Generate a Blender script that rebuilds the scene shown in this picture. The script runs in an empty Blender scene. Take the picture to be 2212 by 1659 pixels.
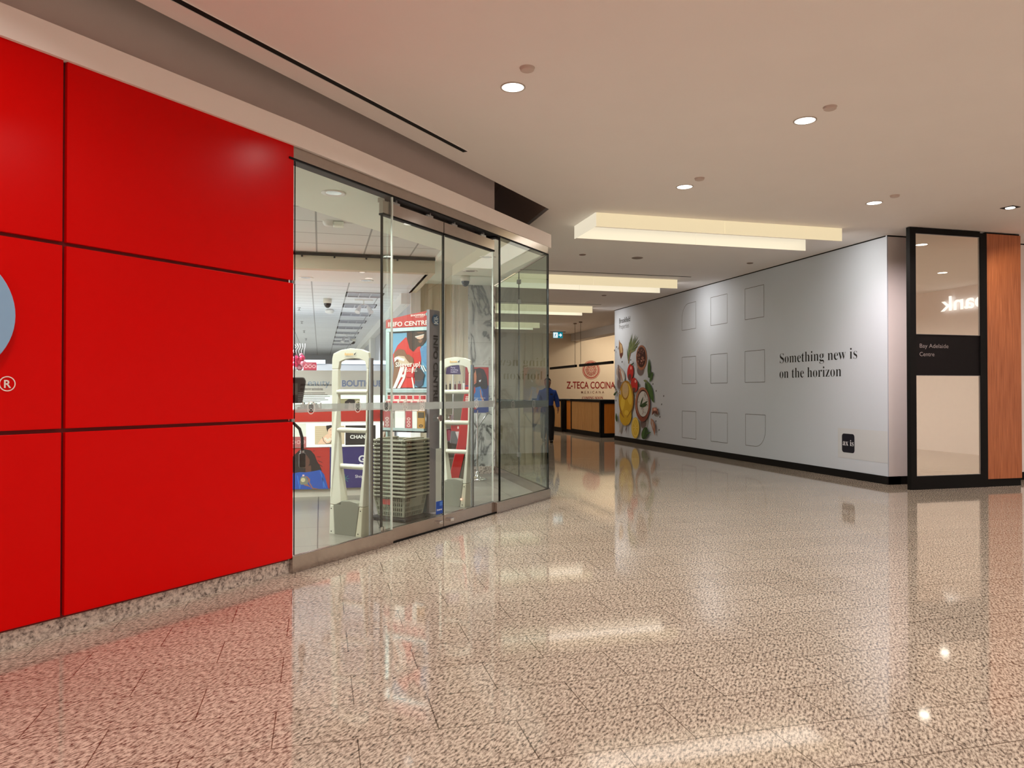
import bpy, bmesh, math, random
from mathutils import Vector, Matrix
random.seed(7)
SC = bpy.context.scene
COL = SC.collection
rad = math.radians

# ------------------------------------------------------------------ camera
H = 1.40                      # eye height
CEIL = 3.749
FPX, CX, CY = 1590.0, 1106.0, 829.5
YAW, PITCH = rad(14.6), math.atan(16.0 / 1590.0)
cam = bpy.data.cameras.new('camera'); cam.sensor_width = 36.0; cam.lens = 36.0 * FPX / 2212.0
cam.clip_start = 0.05; cam.clip_end = 200
camo = bpy.data.objects.new('camera', cam); COL.objects.link(camo)
camo.location = (0, 0, H); camo.rotation_euler = (rad(90) + PITCH, 0, -YAW)
SC.camera = camo
_f0 = Vector((math.sin(YAW), math.cos(YAW), 0)); _r = Vector((math.cos(YAW), -math.sin(YAW), 0)); _z = Vector((0, 0, 1))
_f = _f0 * math.cos(PITCH) + _z * math.sin(PITCH); _u = _z * math.cos(PITCH) - _f0 * math.sin(PITCH)
def ray(x, y): return _f * FPX + _r * (x - CX) - _u * (y - CY)
def onz(x, y, z=0.0):
    d = ray(x, y); return Vector((0, 0, H)) + d * ((z - H) / d.z)
def onx(x, y, X):
    d = ray(x, y); return Vector((0, 0, H)) + d * (X / d.x)
def ony(x, y, Y):
    d = ray(x, y); return Vector((0, 0, H)) + d * (Y / d.y)

SC.view_settings.view_transform = 'Standard'
SC.view_settings.look = 'None'
SC.view_settings.gamma = 1.0
SC.view_settings.use_curve_mapping = False
SC.view_settings.exposure = 0.0
SC.cycles.max_bounces = 10; SC.cycles.diffuse_bounces = 5; SC.cycles.glossy_bounces = 5
SC.cycles.transparent_max_bounces = 24; SC.cycles.transmission_bounces = 6
SC.cycles.sample_clamp_indirect = 6.0
SC.cycles.caustics_reflective = False; SC.cycles.caustics_refractive = False

# ------------------------------------------------------------------ materials
def lin(c):
    c /= 255.0
    return c / 12.92 if c <= 0.04045 else ((c + 0.055) / 1.055) ** 2.4
def rgb(r, g, b): return (lin(r), lin(g), lin(b), 1.0)
MATS = {}
def mat(name, col=(.8, .8, .8, 1), rough=0.5, metal=0.0, emis=None, es=0.0, ior=1.45, noise=0.0, nscale=8.0, coat=0.0):
    if name in MATS: return MATS[name]
    m = bpy.data.materials.new(name); m.use_nodes = True
    nt = m.node_tree; b = nt.nodes['Principled BSDF']
    b.inputs['Base Color'].default_value = col; b.inputs['Roughness'].default_value = rough
    b.inputs['Metallic'].default_value = metal; b.inputs['IOR'].default_value = ior
    if coat: b.inputs['Coat Weight'].default_value = coat
    if emis is not None:
        b.inputs['Emission Color'].default_value = emis; b.inputs['Emission Strength'].default_value = es
    if noise:
        tc = nt.nodes.new('ShaderNodeTexCoord'); n = nt.nodes.new('ShaderNodeTexNoise')
        n.inputs['Scale'].default_value = nscale; n.inputs['Detail'].default_value = 4
        mx = nt.nodes.new('ShaderNodeMix'); mx.data_type = 'RGBA'
        mx.inputs[6].default_value = [c * (1 - noise) for c in col[:3]] + [1]
        mx.inputs[7].default_value = [min(1, c * (1 + noise)) for c in col[:3]] + [1]
        nt.links.new(tc.outputs['Object'], n.inputs['Vector']); nt.links.new(n.outputs['Fac'], mx.inputs[0])
        nt.links.new(mx.outputs[2], b.inputs['Base Color'])
    MATS[name] = m; return m
def pal(r, g, b, rough=0.55):
    return mat('print_%d_%d_%d' % (r, g, b), rgb(r, g, b), rough)

def granite(name, light, mid, dark, scale, tile=None, rough=0.12, stretch=2.6, bump=0.0):
    m = bpy.data.materials.new(name); m.use_nodes = True; nt = m.node_tree; N = nt.nodes; L = nt.links
    b = N['Principled BSDF']
    tc = N.new('ShaderNodeTexCoord')
    mp = N.new('ShaderNodeMapping'); mp.vector_type = 'POINT'
    mp.inputs['Rotation'].default_value = (0, 0, rad(-52))
    mp2 = N.new('ShaderNodeMapping'); mp2.inputs['Scale'].default_value = (1.0 / stretch, 1.0, 1.0)
    L.new(tc.outputs['Object'], mp.inputs['Vector']); L.new(mp.outputs['Vector'], mp2.inputs['Vector'])
    n1 = N.new('ShaderNodeTexNoise'); n1.inputs['Scale'].default_value = scale; n1.inputs['Detail'].default_value = 5; n1.inputs['Roughness'].default_value = .62
    L.new(mp2.outputs['Vector'], n1.inputs['Vector'])
    cr = N.new('ShaderNodeValToRGB'); e = cr.color_ramp.elements
    e[0].position = .33; e[0].color = dark; e[1].position = .58; e[1].color = light
    x = cr.color_ramp.elements.new(.43); x.color = mid
    L.new(n1.outputs['Fac'], cr.inputs['Fac'])
    n2 = N.new('ShaderNodeTexNoise'); n2.inputs['Scale'].default_value = scale * 2.3; n2.inputs['Detail'].default_value = 2
    L.new(mp2.outputs['Vector'], n2.inputs['Vector'])
    cr2 = N.new('ShaderNodeValToRGB'); e = cr2.color_ramp.elements
    e[0].position = .28; e[0].color = (.5, .46, .44, 1); e[1].position = .40; e[1].color = (1, 1, 1, 1)
    L.new(n2.outputs['Fac'], cr2.inputs['Fac'])
    mul = N.new('ShaderNodeMix'); mul.data_type = 'RGBA'; mul.blend_type = 'MULTIPLY'; mul.inputs[0].default_value = 1
    L.new(cr.outputs['Color'], mul.inputs[6]); L.new(cr2.outputs['Color'], mul.inputs[7])
    out = mul.outputs[2]
    if tile:
        mp3 = N.new('ShaderNodeMapping'); mp3.inputs['Location'].default_value = (-tile[2], -tile[3], 0)
        L.new(tc.outputs['Object'], mp3.inputs['Vector'])
        br = N.new('ShaderNodeTexBrick'); br.inputs['Scale'].default_value = 1
        br.inputs['Brick Width'].default_value = tile[0]; br.inputs['Row Height'].default_value = tile[1]
        br.inputs['Mortar Size'].default_value = tile[4]; br.inputs['Mortar Smooth'].default_value = 0
        br.inputs['Color1'].default_value = (1, 1, 1, 1); br.inputs['Color2'].default_value = (.9, .89, .88, 1); br.inputs['Mortar'].default_value = (.3, .26, .23, 1)
        br.inputs['Bias'].default_value = -.2
        L.new(mp3.outputs['Vector'], br.inputs['Vector'])
        mu = N.new('ShaderNodeMix'); mu.data_type = 'RGBA'; mu.blend_type = 'MULTIPLY'; mu.inputs[0].default_value = 1
        L.new(out, mu.inputs[6]); L.new(br.outputs['Color'], mu.inputs[7]); out = mu.outputs[2]
    L.new(out, b.inputs['Base Color'])
    b.inputs['Roughness'].default_value = rough; b.inputs['IOR'].default_value = 1.55
    return m

def tiles(name, col, mort, w, h, ox, oy, ms, rough=.5, off=0.0, axis='z'):
    m = bpy.data.materials.new(name); m.use_nodes = True; nt = m.node_tree; N = nt.nodes; L = nt.links
    b = N['Principled BSDF']; tc = N.new('ShaderNodeTexCoord'); mp = N.new('ShaderNodeMapping')
    mp.inputs['Location'].default_value = (-ox, -oy, 0)
    br = N.new('ShaderNodeTexBrick'); br.inputs['Scale'].default_value = 1; br.offset = off
    br.inputs['Brick Width'].default_value = w; br.inputs['Row Height'].default_value = h
    br.inputs['Mortar Size'].default_value = ms; br.inputs['Mortar Smooth'].default_value = 0
    br.inputs['Color1'].default_value = col; br.inputs['Color2'].default_value = [c * .95 for c in col[:3]] + [1]; br.inputs['Mortar'].default_value = mort
    L.new(tc.outputs['Object'], mp.inputs['Vector']); L.new(mp.outputs['Vector'], br.inputs['Vector'])
    L.new(br.outputs['Color'], b.inputs['Base Color']); b.inputs['Roughness'].default_value = rough
    return m

def glassmat(name, tint, refl=1.5):
    m = bpy.data.materials.new(name); m.use_nodes = True; nt = m.node_tree; N = nt.nodes; L = nt.links
    for n in list(N):
        if n.type != 'OUTPUT_MATERIAL': N.remove(n)
    o = [n for n in N if n.type == 'OUTPUT_MATERIAL'][0]
    tr = N.new('ShaderNodeBsdfTransparent'); tr.inputs['Color'].default_value = tint
    gl = N.new('ShaderNodeBsdfGlossy'); gl.inputs['Roughness'].default_value = 0.0; gl.inputs['Color'].default_value = (.95, 1, .97, 1)
    fr = N.new('ShaderNodeFresnel'); fr.inputs['IOR'].default_value = 1.5
    ge = N.new('ShaderNodeNewGeometry')
    inv = N.new('ShaderNodeMath'); inv.operation = 'SUBTRACT'; inv.inputs[0].default_value = 1.0
    mu = N.new('ShaderNodeMath'); mu.operation = 'MULTIPLY'
    mu2 = N.new('ShaderNodeMath'); mu2.operation = 'MULTIPLY'; mu2.inputs[1].default_value = refl; mu2.use_clamp = True
    mx = N.new('ShaderNodeMixShader')
    L.new(ge.outputs['Backfacing'], inv.inputs[1]); L.new(fr.outputs['Fac'], mu.inputs[0]); L.new(inv.outputs[0], mu.inputs[1])
    L.new(mu.outputs[0], mu2.inputs[0]); L.new(mu2.outputs[0], mx.inputs['Fac'])
    L.new(tr.outputs[0], mx.inputs[1]); L.new(gl.outputs[0], mx.inputs[2]); L.new(mx.outputs[0], o.inputs['Surface'])
    return m
def film(name, col, opac):
    m = bpy.data.materials.new(name); m.use_nodes = True; nt = m.node_tree; N = nt.nodes; L = nt.links
    b = N['Principled BSDF']; o = [n for n in N if n.type == 'OUTPUT_MATERIAL'][0]
    b.inputs['Base Color'].default_value = col; b.inputs['Roughness'].default_value = .5
    tl = N.new('ShaderNodeBsdfTranslucent'); tl.inputs['Color'].default_value = col
    ad = N.new('ShaderNodeMixShader'); ad.inputs['Fac'].default_value = .5
    L.new(b.outputs[0], ad.inputs[1]); L.new(tl.outputs[0], ad.inputs[2])
    tr = N.new('ShaderNodeBsdfTransparent'); mx = N.new('ShaderNodeMixShader'); mx.inputs['Fac'].default_value = opac
    L.new(tr.outputs[0], mx.inputs[1]); L.new(ad.outputs[0], mx.inputs[2]); L.new(mx.outputs[0], o.inputs['Surface'])
    return m
def woodmat(name, c1, c2, rough=.45, scale=1.0):
    m = bpy.data.materials.new(name); m.use_nodes = True; nt = m.node_tree; N = nt.nodes; L = nt.links
    b = N['Principled BSDF']; tc = N.new('ShaderNodeTexCoord'); mp = N.new('ShaderNodeMapping')
    mp.inputs['Scale'].default_value = (26 * scale, 26 * scale, .7 * scale)
    n = N.new('ShaderNodeTexNoise'); n.inputs['Scale'].default_value = 3; n.inputs['Detail'].default_value = 6; n.inputs['Distortion'].default_value = .4
    cr = N.new('ShaderNodeValToRGB'); e = cr.color_ramp.elements; e[0].position = .35; e[0].color = c1; e[1].position = .65; e[1].color = c2
    L.new(tc.outputs['Object'], mp.inputs['Vector']); L.new(mp.outputs['Vector'], n.inputs['Vector']); L.new(n.outputs['Fac'], cr.inputs['Fac'])
    L.new(cr.outputs['Color'], b.inputs['Base Color']); b.inputs['Roughness'].default_value = rough
    return m
def marblemat(name):
    m = bpy.data.materials.new(name); m.use_nodes = True; nt = m.node_tree; N = nt.nodes; L = nt.links
    b = N['Principled BSDF']; tc = N.new('ShaderNodeTexCoord')
    mp = N.new('ShaderNodeMapping'); mp.inputs['Rotation'].default_value = (0, rad(35), 0); mp.inputs['Scale'].default_value = (1.0, 1.0, .45)
    n0 = N.new('ShaderNodeTexNoise'); n0.inputs['Scale'].default_value = 2.6; n0.inputs['Detail'].default_value = 6; n0.inputs['Roughness'].default_value = .5; n0.inputs['Distortion'].default_value = 1.0
    L.new(tc.outputs['Object'], mp.inputs['Vector']); L.new(mp.outputs['Vector'], n0.inputs['Vector'])
    s = N.new('ShaderNodeMath'); s.operation = 'SUBTRACT'; s.inputs[1].default_value = .5
    a = N.new('ShaderNodeMath'); a.operation = 'ABSOLUTE'
    L.new(n0.outputs['Fac'], s.inputs[0]); L.new(s.outputs[0], a.inputs[0])
    cr = N.new('ShaderNodeValToRGB'); e = cr.color_ramp.elements
    e[0].position = 0; e[0].color = rgb(96, 97, 95); e[1].position = .13; e[1].color = rgb(214, 215, 211)
    x = cr.color_ramp.elements.new(.010); x.color = rgb(128, 129, 127); x = cr.color_ramp.elements.new(.03); x.color = rgb(186, 187, 184)
    L.new(a.outputs[0], cr.inputs['Fac'])
    mp2 = N.new('ShaderNodeMapping'); mp2.inputs['Rotation'].default_value = (rad(90), 0, 0)
    br = N.new('ShaderNodeTexBrick'); br.offset = 0; br.inputs['Scale'].default_value = 1; br.inputs['Brick Width'].default_value = 3
    br.inputs['Row Height'].default_value = .372; br.inputs['Mortar Size'].default_value = .002
    br.inputs['Color1'].default_value = (1, 1, 1, 1); br.inputs['Color2'].default_value = (.96, .96, .96, 1); br.inputs['Mortar'].default_value = (.45, .45, .43, 1)
    L.new(tc.outputs['Object'], mp2.inputs['Vector']); L.new(mp2.outputs['Vector'], br.inputs['Vector'])
    mu = N.new('ShaderNodeMix'); mu.data_type = 'RGBA'; mu.blend_type = 'MULTIPLY'; mu.inputs[0].default_value = 1
    L.new(cr.outputs['Color'], mu.inputs[6]); L.new(br.outputs['Color'], mu.inputs[7]); L.new(mu.outputs[2], b.inputs['Base Color'])
    b.inputs['Roughness'].default_value = .2
    return m

M_FLOOR = granite('granite_floor', rgb(212, 196, 178), rgb(142, 126, 112), rgb(42, 36, 33), 88, (.662, .342, .48, 2.70 - .342 * 40, .0025), .055)
M_BASE = granite('granite_base', rgb(214, 200, 188), rgb(158, 144, 134), rgb(62, 54, 50), 40, None, .35, 1.6)
M_SILL = mat('brushed_bronze_steel', rgb(180, 170, 164), .16, 1.0, noise=.08, nscale=20)
M_STORE_FLOOR = tiles('store_floor_tile', rgb(108, 104, 94), rgb(54, 51, 45), .62, .93, -.02, .4, .006, .3)
M_CEIL = mat('ceiling_plaster', rgb(242, 237, 235), .9, noise=.02, nscale=2)
M_FASCIA = mat('fascia_paint', rgb(250, 242, 238), .7, noise=.015)
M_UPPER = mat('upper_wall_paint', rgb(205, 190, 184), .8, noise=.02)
M_RED = mat('red_gloss_panel', (.68, .0, .0, 1), .24, 0, ior=1.22, noise=.02, nscale=2)
M_REDJ = mat('red_joint', (.16, .002, .003, 1), .6)
M_BLACK = mat('black_trim', rgb(6, 5, 5), .6, ior=1.3)
M_BLACKG = mat('black_gloss', rgb(10, 9, 10), .25)
M_WHITEWALL = mat('hoarding_vinyl', rgb(206, 214, 226), .5, noise=.02, nscale=1.5)
M_PINKWALL = mat('wall_paint_warm', rgb(248, 240, 238), .75, noise=.02)
M_BEIGE = mat('beige_wall_paint', rgb(216, 200, 176), .8, noise=.02)
M_GLASS = glassmat('clear_glass', (.95, .978, .965, 1))
M_GLASS2 = glassmat('clear_glass_dense', (.80, .87, .84, 1), .7)
M_EDGE = mat('glass_edge_dark', rgb(8, 12, 11), .15)
M_EDGEL = mat('glass_edge_pale', rgb(215, 225, 218), .2)
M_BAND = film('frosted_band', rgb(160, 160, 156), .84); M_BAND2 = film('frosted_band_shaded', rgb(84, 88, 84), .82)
M_CHROME = mat('chrome', rgb(225, 225, 225), .08, 1.0)
M_STEEL = mat('brushed_steel', rgb(170, 172, 174), .3, 1.0)
M_MIRROR = mat('mirror_panel', (.92, .88, .78, 1), .015, 1.0)
M_WOODR = woodmat('reddish_oak', rgb(156, 86, 50), rgb(192, 116, 74))
M_WOODC = woodmat('counter_oak', rgb(176, 128, 72), rgb(204, 156, 96))
M_WOODD = woodmat('counter_oak_dark', rgb(190, 108, 30), rgb(214, 130, 46))
M_MARBLE = marblemat('veined_marble')
M_SOFFIT = mat('store_soffit', rgb(240, 246, 236), .85)
M_CTILE = tiles('store_ceiling_tile', rgb(220, 224, 222), rgb(150, 154, 152), .62, .62, -.05, .25, .010, .9)
M_CTILE2 = tiles('store_ceiling_tile_fine', rgb(232, 234, 240), rgb(165, 167, 172), .55, .42, .42, .0, .010, .9)
M_SBEIGE = mat('store_beige_wall', rgb(204, 194, 172), .8, noise=.02)
M_SGREY = mat('store_grey_wall', rgb(176, 178, 184), .8)
M_SWHITE = mat('store_white', rgb(232, 232, 230), .7)
M_CREAM = mat('cream_plastic', rgb(214, 214, 198), .4)
M_CREAM2 = mat('cream_plastic_end', rgb(200, 196, 172), .4)
M_KICK = mat('grey_kick_plate', rgb(122, 122, 108), .5)
M_BASKET = mat('basket_plastic', rgb(126, 127, 110), .5)
M_SILVER = mat('silver_frame', rgb(168, 186, 186), .35, .6)
M_POLE = mat('kiosk_pole_grey', rgb(128, 124, 130), .4, .3)
M_RIM = mat('downlight_rim', rgb(190, 180, 172), .4)
M_LAMP = mat('lamp_glow', (1, 1, 1, 1), .5, emis=(1, .95, .86, 1), es=6.0)
M_OPAL = mat('opal_light_panel', rgb(150, 138, 110), .6, emis=(1.0, .84, .54, 1), es=.72)
M_OPAL2 = mat('opal_light_panel_back', rgb(130, 122, 100), .6, emis=(1.0, .90, .70, 1), es=.74)

# ------------------------------------------------------------------ mesh builder
_tc = {}
def text_geo(s, off=0.0, align='LEFT', space=1.0):
    k = (s, off, align, space)
    if k in _tc: return _tc[k]
    c = bpy.data.curves.new('t', 'FONT'); c.body = s; c.size = 1; c.offset = off; c.align_x = align; c.space_character = space
    c.resolution_u = 4
    o = bpy.data.objects.new('t', c); COL.objects.link(o)
    dg = bpy.context.evaluated_depsgraph_get(); dg.update()
    me = bpy.data.meshes.new_from_object(o.evaluated_get(dg))
    V = [tuple(v.co) for v in me.vertices]; F = [tuple(p.vertices) for p in me.polygons]
    bpy.data.objects.remove(o); bpy.data.curves.remove(c); bpy.data.meshes.remove(me)
    _tc[k] = (V, F); return V, F
def serif(s):
    return ''.join(chr(0x1D41A + ord(c) - 97) if 'a' <= c <= 'z' else chr(0x1D400 + ord(c) - 65) if 'A' <= c <= 'Z' else c for c in s)

class MB:
    def __init__(s): s.v = []; s.f = []; s.m = []; s.sm = []
    def add(s, V, F, mi=0, smooth=False):
        o = len(s.v); s.v += [tuple(p) for p in V]
        for f in F: s.f.append(tuple(i + o for i in f)); s.m.append(mi); s.sm.append(smooth)
        return s
    def box(s, x0, x1, y0, y1, z0, z1, mi=0):
        V = [(x0, y0, z0), (x1, y0, z0), (x1, y1, z0), (x0, y1, z0), (x0, y0, z1), (x1, y0, z1), (x1, y1, z1), (x0, y1, z1)]
        return s.add(V, [(0, 3, 2, 1), (4, 5, 6, 7), (0, 1, 5, 4), (1, 2, 6, 5), (2, 3, 7, 6), (3, 0, 4, 7)], mi)
    def slab(s, P, z0, z1, mi=0):          # plan polygon (x,y) extruded in z
        n = len(P); A = sum(P[i][0] * P[(i + 1) % n][1] - P[(i + 1) % n][0] * P[i][1] for i in range(n))
        if A < 0: P = P[::-1]
        V = [(x, y, z0) for x, y in P] + [(x, y, z1) for x, y in P]
        return s.add(V, [tuple(range(n - 1, -1, -1)), tuple(range(n, 2 * n))] + [(i, (i + 1) % n, n + (i + 1) % n, n + i) for i in range(n)], mi)
    def plate(s, P, y0, y1, mi=0):         # elevation polygon (x,z) extruded in y
        n = len(P); A = sum(P[i][0] * P[(i + 1) % n][1] - P[(i + 1) % n][0] * P[i][1] for i in range(n))
        if A < 0: P = P[::-1]
        V = [(x, y0, z) for x, z in P] + [(x, y1, z) for x, z in P]
        return s.add(V, [tuple(range(n)), tuple(range(2 * n - 1, n - 1, -1))] + [((i + 1) % n, i, n + i, n + (i + 1) % n) for i in range(n)], mi)
    def flat(s, P, y, mi=0):               # print on a wall face, facing -y
        n = len(P); A = sum(P[i][0] * P[(i + 1) % n][1] - P[(i + 1) % n][0] * P[i][1] for i in range(n))
        if A < 0: P = P[::-1]
        return s.add([(x, y, z) for x, z in P], [tuple(range(n))], mi)
    def ell(s, cx, cz, rx, rz, y, mi=0, tilt=0.0, n=28, a0=0, a1=360):
        c, q = math.cos(rad(tilt)), math.sin(rad(tilt)); P = []
        for i in range(n if a1 - a0 == 360 else n + 1):
            t = rad(a0 + (a1 - a0) * i / n); a, b = rx * math.cos(t), rz * math.sin(t)
            P.append((cx + a * c - b * q, cz + a * q + b * c))
        return s.flat(P, y, mi)
    def ring(s, cx, cz, rx, rz, w, y, mi=0, n=36, a0=0, a1=360, wz=None):
        wz = wz or w; V = []; F = []
        for i in range(n + 1):
            t = rad(a0 + (a1 - a0) * i / n)
            V += [(cx + rx * math.cos(t), y, cz + rz * math.sin(t)), (cx + (rx - w) * math.cos(t), y, cz + (rz - wz) * math.sin(t))]
        for i in range(n): F.append((2 * i, 2 * i + 2, 2 * i + 3, 2 * i + 1)[::-1])
        return s.add(V, F, mi)
    def line(s, p, q, w, y, mi=0, w2=None):
        d = Vector((q[0] - p[0], q[1] - p[1])); d = d.normalized() if d.length else Vector((1, 0)); nrm = Vector((-d.y, d.x))
        w2 = w if w2 is None else w2
        a, b = nrm * w / 2, nrm * w2 / 2
        return s.flat([(p[0] - a.x, p[1] - a.y), (q[0] - b.x, q[1] - b.y), (q[0] + b.x, q[1] + b.y), (p[0] + a.x, p[1] + a.y)], y, mi)
    def poly(s, pts, w, y, mi=0, closed=False):
        n = len(pts)
        for i in range(n if closed else n - 1): s.line(pts[i], pts[(i + 1) % n], w, y, mi)
        return s
    def rect(s, x0, x1, z0, z1, y, mi=0): return s.flat([(x0, z0), (x1, z0), (x1, z1), (x0, z1)], y, mi)
    def text(s, t, x, z, size, y, mi=0, off=0.0, xs=1.0, align='LEFT', space=1.0, rot=0.0, width=None, fn=None):
        V, F = text_geo(t, off, align, space)
        if not V: return s
        if width:
            x0 = min(v[0] for v in V); x1 = max(v[0] for v in V); xs = width / ((x1 - x0) * size)
        c, q = math.cos(rad(rot)), math.sin(rad(rot)); W = []
        for a, b, _ in V:
            a, b = a * size * xs, b * size
            p = (x + a * c - b * q, y, z + a * q + b * c)
            W.append(fn(*p) if fn else p)
        return s.add(W, F, mi)
    def cyl(s, p, q, r0, r1=None, n=16, mi=0, cap=True):
        r1 = r0 if r1 is None else r1; p, q = Vector(p), Vector(q); d = (q - p).normalized()
        a = d.orthogonal().normalized(); b = d.cross(a); V = []; F = []
        for i in range(n):
            t = 2 * math.pi * i / n; k = a * math.cos(t) + b * math.sin(t)
            V += [p + k * r0, q + k * r1]
        for i in range(n):
            j = (i + 1) % n; F.append((2 * i, 2 * j, 2 * j + 1, 2 * i + 1))
        s.add(V, F, mi, True)
        if cap:
            s.add([V[2 * i] for i in range(n)], [tuple(range(n - 1, -1, -1))], mi); s.add([V[2 * i + 1] for i in range(n)], [tuple(range(n))], mi)
        return s
    def tube(s, pts, r, n=10, mi=0):
        pts = [Vector(p) for p in pts]; V = []; F = []; up = None
        for i, p in enumerate(pts):
            d = (pts[min(i + 1, len(pts) - 1)] - pts[max(i - 1, 0)]).normalized()
            a = d.orthogonal().normalized() if up is None else (up - d * up.dot(d)).normalized()
            up = a; b = d.cross(a); rr = r[i] if isinstance(r, (list, tuple)) else r
            for k in range(n):
                t = 2 * math.pi * k / n; V.append(p + (a * math.cos(t) + b * math.sin(t)) * rr)
        for i in range(len(pts) - 1):
            for k in range(n):
                F.append((i * n + k, i * n + (k + 1) % n, (i + 1) * n + (k + 1) % n, (i + 1) * n + k))
        F += [tuple(range(n - 1, -1, -1)), tuple((len(pts) - 1) * n + k for k in range(n))]
        return s.add(V, F, mi, True)
    def lathe(s, prof, cx=0, cy=0, n=24, mi=0, smooth=True):   # prof: (r,z)
        V = []; F = []
        for r, z in prof:
            for k in range(n):
                t = 2 * math.pi * k / n; V.append((cx + r * math.cos(t), cy + r * math.sin(t), z))
        for i in range(len(prof) - 1):
            for k in range(n): F.append((i * n + k, i * n + (k + 1) % n, (i + 1) * n + (k + 1) % n, (i + 1) * n + k))
        return s.add(V, F, mi, smooth)
    def ball(s, c, rx, ry, rz, n=16, mi=0):
        V = []; F = []
        for i in range(n // 2 + 1):
            ph = math.pi * i / (n // 2)
            for k in range(n):
                t = 2 * math.pi * k / n
                V.append((c[0] + rx * math.sin(ph) * math.cos(t), c[1] + ry * math.sin(ph) * math.sin(t), c[2] - rz * math.cos(ph)))
        for i in range(n // 2):
            for k in range(n): F.append((i * n + k, i * n + (k + 1) % n, (i + 1) * n + (k + 1) % n, (i + 1) * n + k))
        return s.add(V, F, mi, True)
    def build(s, name, mats, parent=None, bevel=0.0, seg=2):
        me = bpy.data.meshes.new(name); me.from_pydata(s.v, [], s.f)
        for x in (mats if isinstance(mats, (list, tuple)) else [mats]): me.materials.append(x)
        for p, i, sm in zip(me.polygons, s.m, s.sm): p.material_index = i; p.use_smooth = sm
        me.update()
        o = bpy.data.objects.new(name, me); COL.objects.link(o)
        if parent is not None: o.parent = parent
        if bevel:
            b = o.modifiers.new('b', 'BEVEL'); b.width = bevel; b.segments = seg; b.limit_method = 'ANGLE'
        return o

def tag(o, label=None, cat=None, group=None, kind=None):
    if label: o['label'] = label
    if cat: o['category'] = cat
    if group: o['group'] = group
    if kind: o['kind'] = kind
    return o
def thing(name, label, cat, loc=(0, 0, 0), rz=0.0, group=None, kind=None):
    o = bpy.data.objects.new(name, None); o.empty_display_size = .1; COL.objects.link(o)
    o.location = loc; o.rotation_euler = (0, 0, rad(rz)); return tag(o, label, cat, group, kind)
def place(o, loc, rz=0.0):
    o.location = loc; o.rotation_euler = (0, 0, rad(rz)); return o
def struct(o, label=None, cat=None): return tag(o, label, cat, None, 'structure')
def dup(root, loc, rz=None, label=None):
    r = root.copy(); COL.objects.link(r); r.location = loc
    if rz is not None: r.rotation_euler = (0, 0, rad(rz))
    if label: r['label'] = label
    for ch in list(root.children):
        c = ch.copy(); COL.objects.link(c); c.parent = r
        for g in list(ch.children):
            d = g.copy(); COL.objects.link(d); d.parent = c
    return r
def area(name, loc, size, power, col=(1, 1, 1), rot=(0, 0, 0), sy=None, shape=None, spread=180):
    l = bpy.data.lights.new(name, 'AREA'); l.energy = power; l.color = col; l.size = size
    l.shape = shape or ('RECTANGLE' if sy else 'SQUARE')
    if sy: l.size_y = sy
    l.spread = rad(spread)
    o = bpy.data.objects.new(name, l); COL.objects.link(o); o.location = loc; o.rotation_euler = rot; return o

# frame along the glass storefront: s to the right/away, o into the shop
SA = 46.8
E = Vector((math.cos(rad(SA)), math.sin(rad(SA)), 0)); Nn = Vector((-math.sin(rad(SA)), math.cos(rad(SA)), 0))
A0 = Vector((2.911, 9.241, 0))
def S(s, o=0.0, z=0.0):
    p = A0 + E * s + Nn * o; return Vector((p.x, p.y, z))
def S2(s, o=0.0): p = S(s, o); return (p.x, p.y)

# ================================================================== SETTING
mb = MB(); mb.slab([(-13, -9.2), (14.3, -9.2), (14.3, 30), (-13, 30)], -.12, 0)
struct(mb.build('floor', M_FLOOR), 'polished speckled beige granite tile floor of the concourse', 'floor')
mb = MB(); mb.slab([S2(-6.4, .22), S2(-.1, .22), (2.87, 9.6), (2.87, 12.28), (1.45, 12.28), (1.45, 34), (-4.2, 34), (-4.2, 2.6)], 0, .004)
struct(mb.build('floor_shop', M_STORE_FLOOR), 'grey stone tile floor inside the shop', 'floor')

# main ceiling, cut back along the shopfront
so = Vector((-1.065, 4.84)); sd = Vector((2.847 + 1.065, 9.037 - 4.84)).normalized()
p_far = so - sd * 14
mb = MB(); mb.slab([(p_far.x, p_far.y), (2.847, 9.037), (2.847, 30), (14.3, 30), (14.3, -9.2), (-13, -9.2), (-13, p_far.y)], CEIL, CEIL + .05)
struct(mb.build('ceiling', M_CEIL), 'smooth off-white plaster ceiling over the concourse', 'ceiling')
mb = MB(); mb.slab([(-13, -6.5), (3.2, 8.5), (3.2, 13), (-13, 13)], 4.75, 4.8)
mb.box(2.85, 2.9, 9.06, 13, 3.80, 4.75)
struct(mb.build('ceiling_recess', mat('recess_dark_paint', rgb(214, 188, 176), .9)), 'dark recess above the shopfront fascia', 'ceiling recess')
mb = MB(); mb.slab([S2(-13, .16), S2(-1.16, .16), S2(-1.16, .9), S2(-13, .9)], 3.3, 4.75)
struct(mb.build('wall_upper', M_UPPER), 'plain upper wall band above the shopfront fascia', 'wall')
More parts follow.
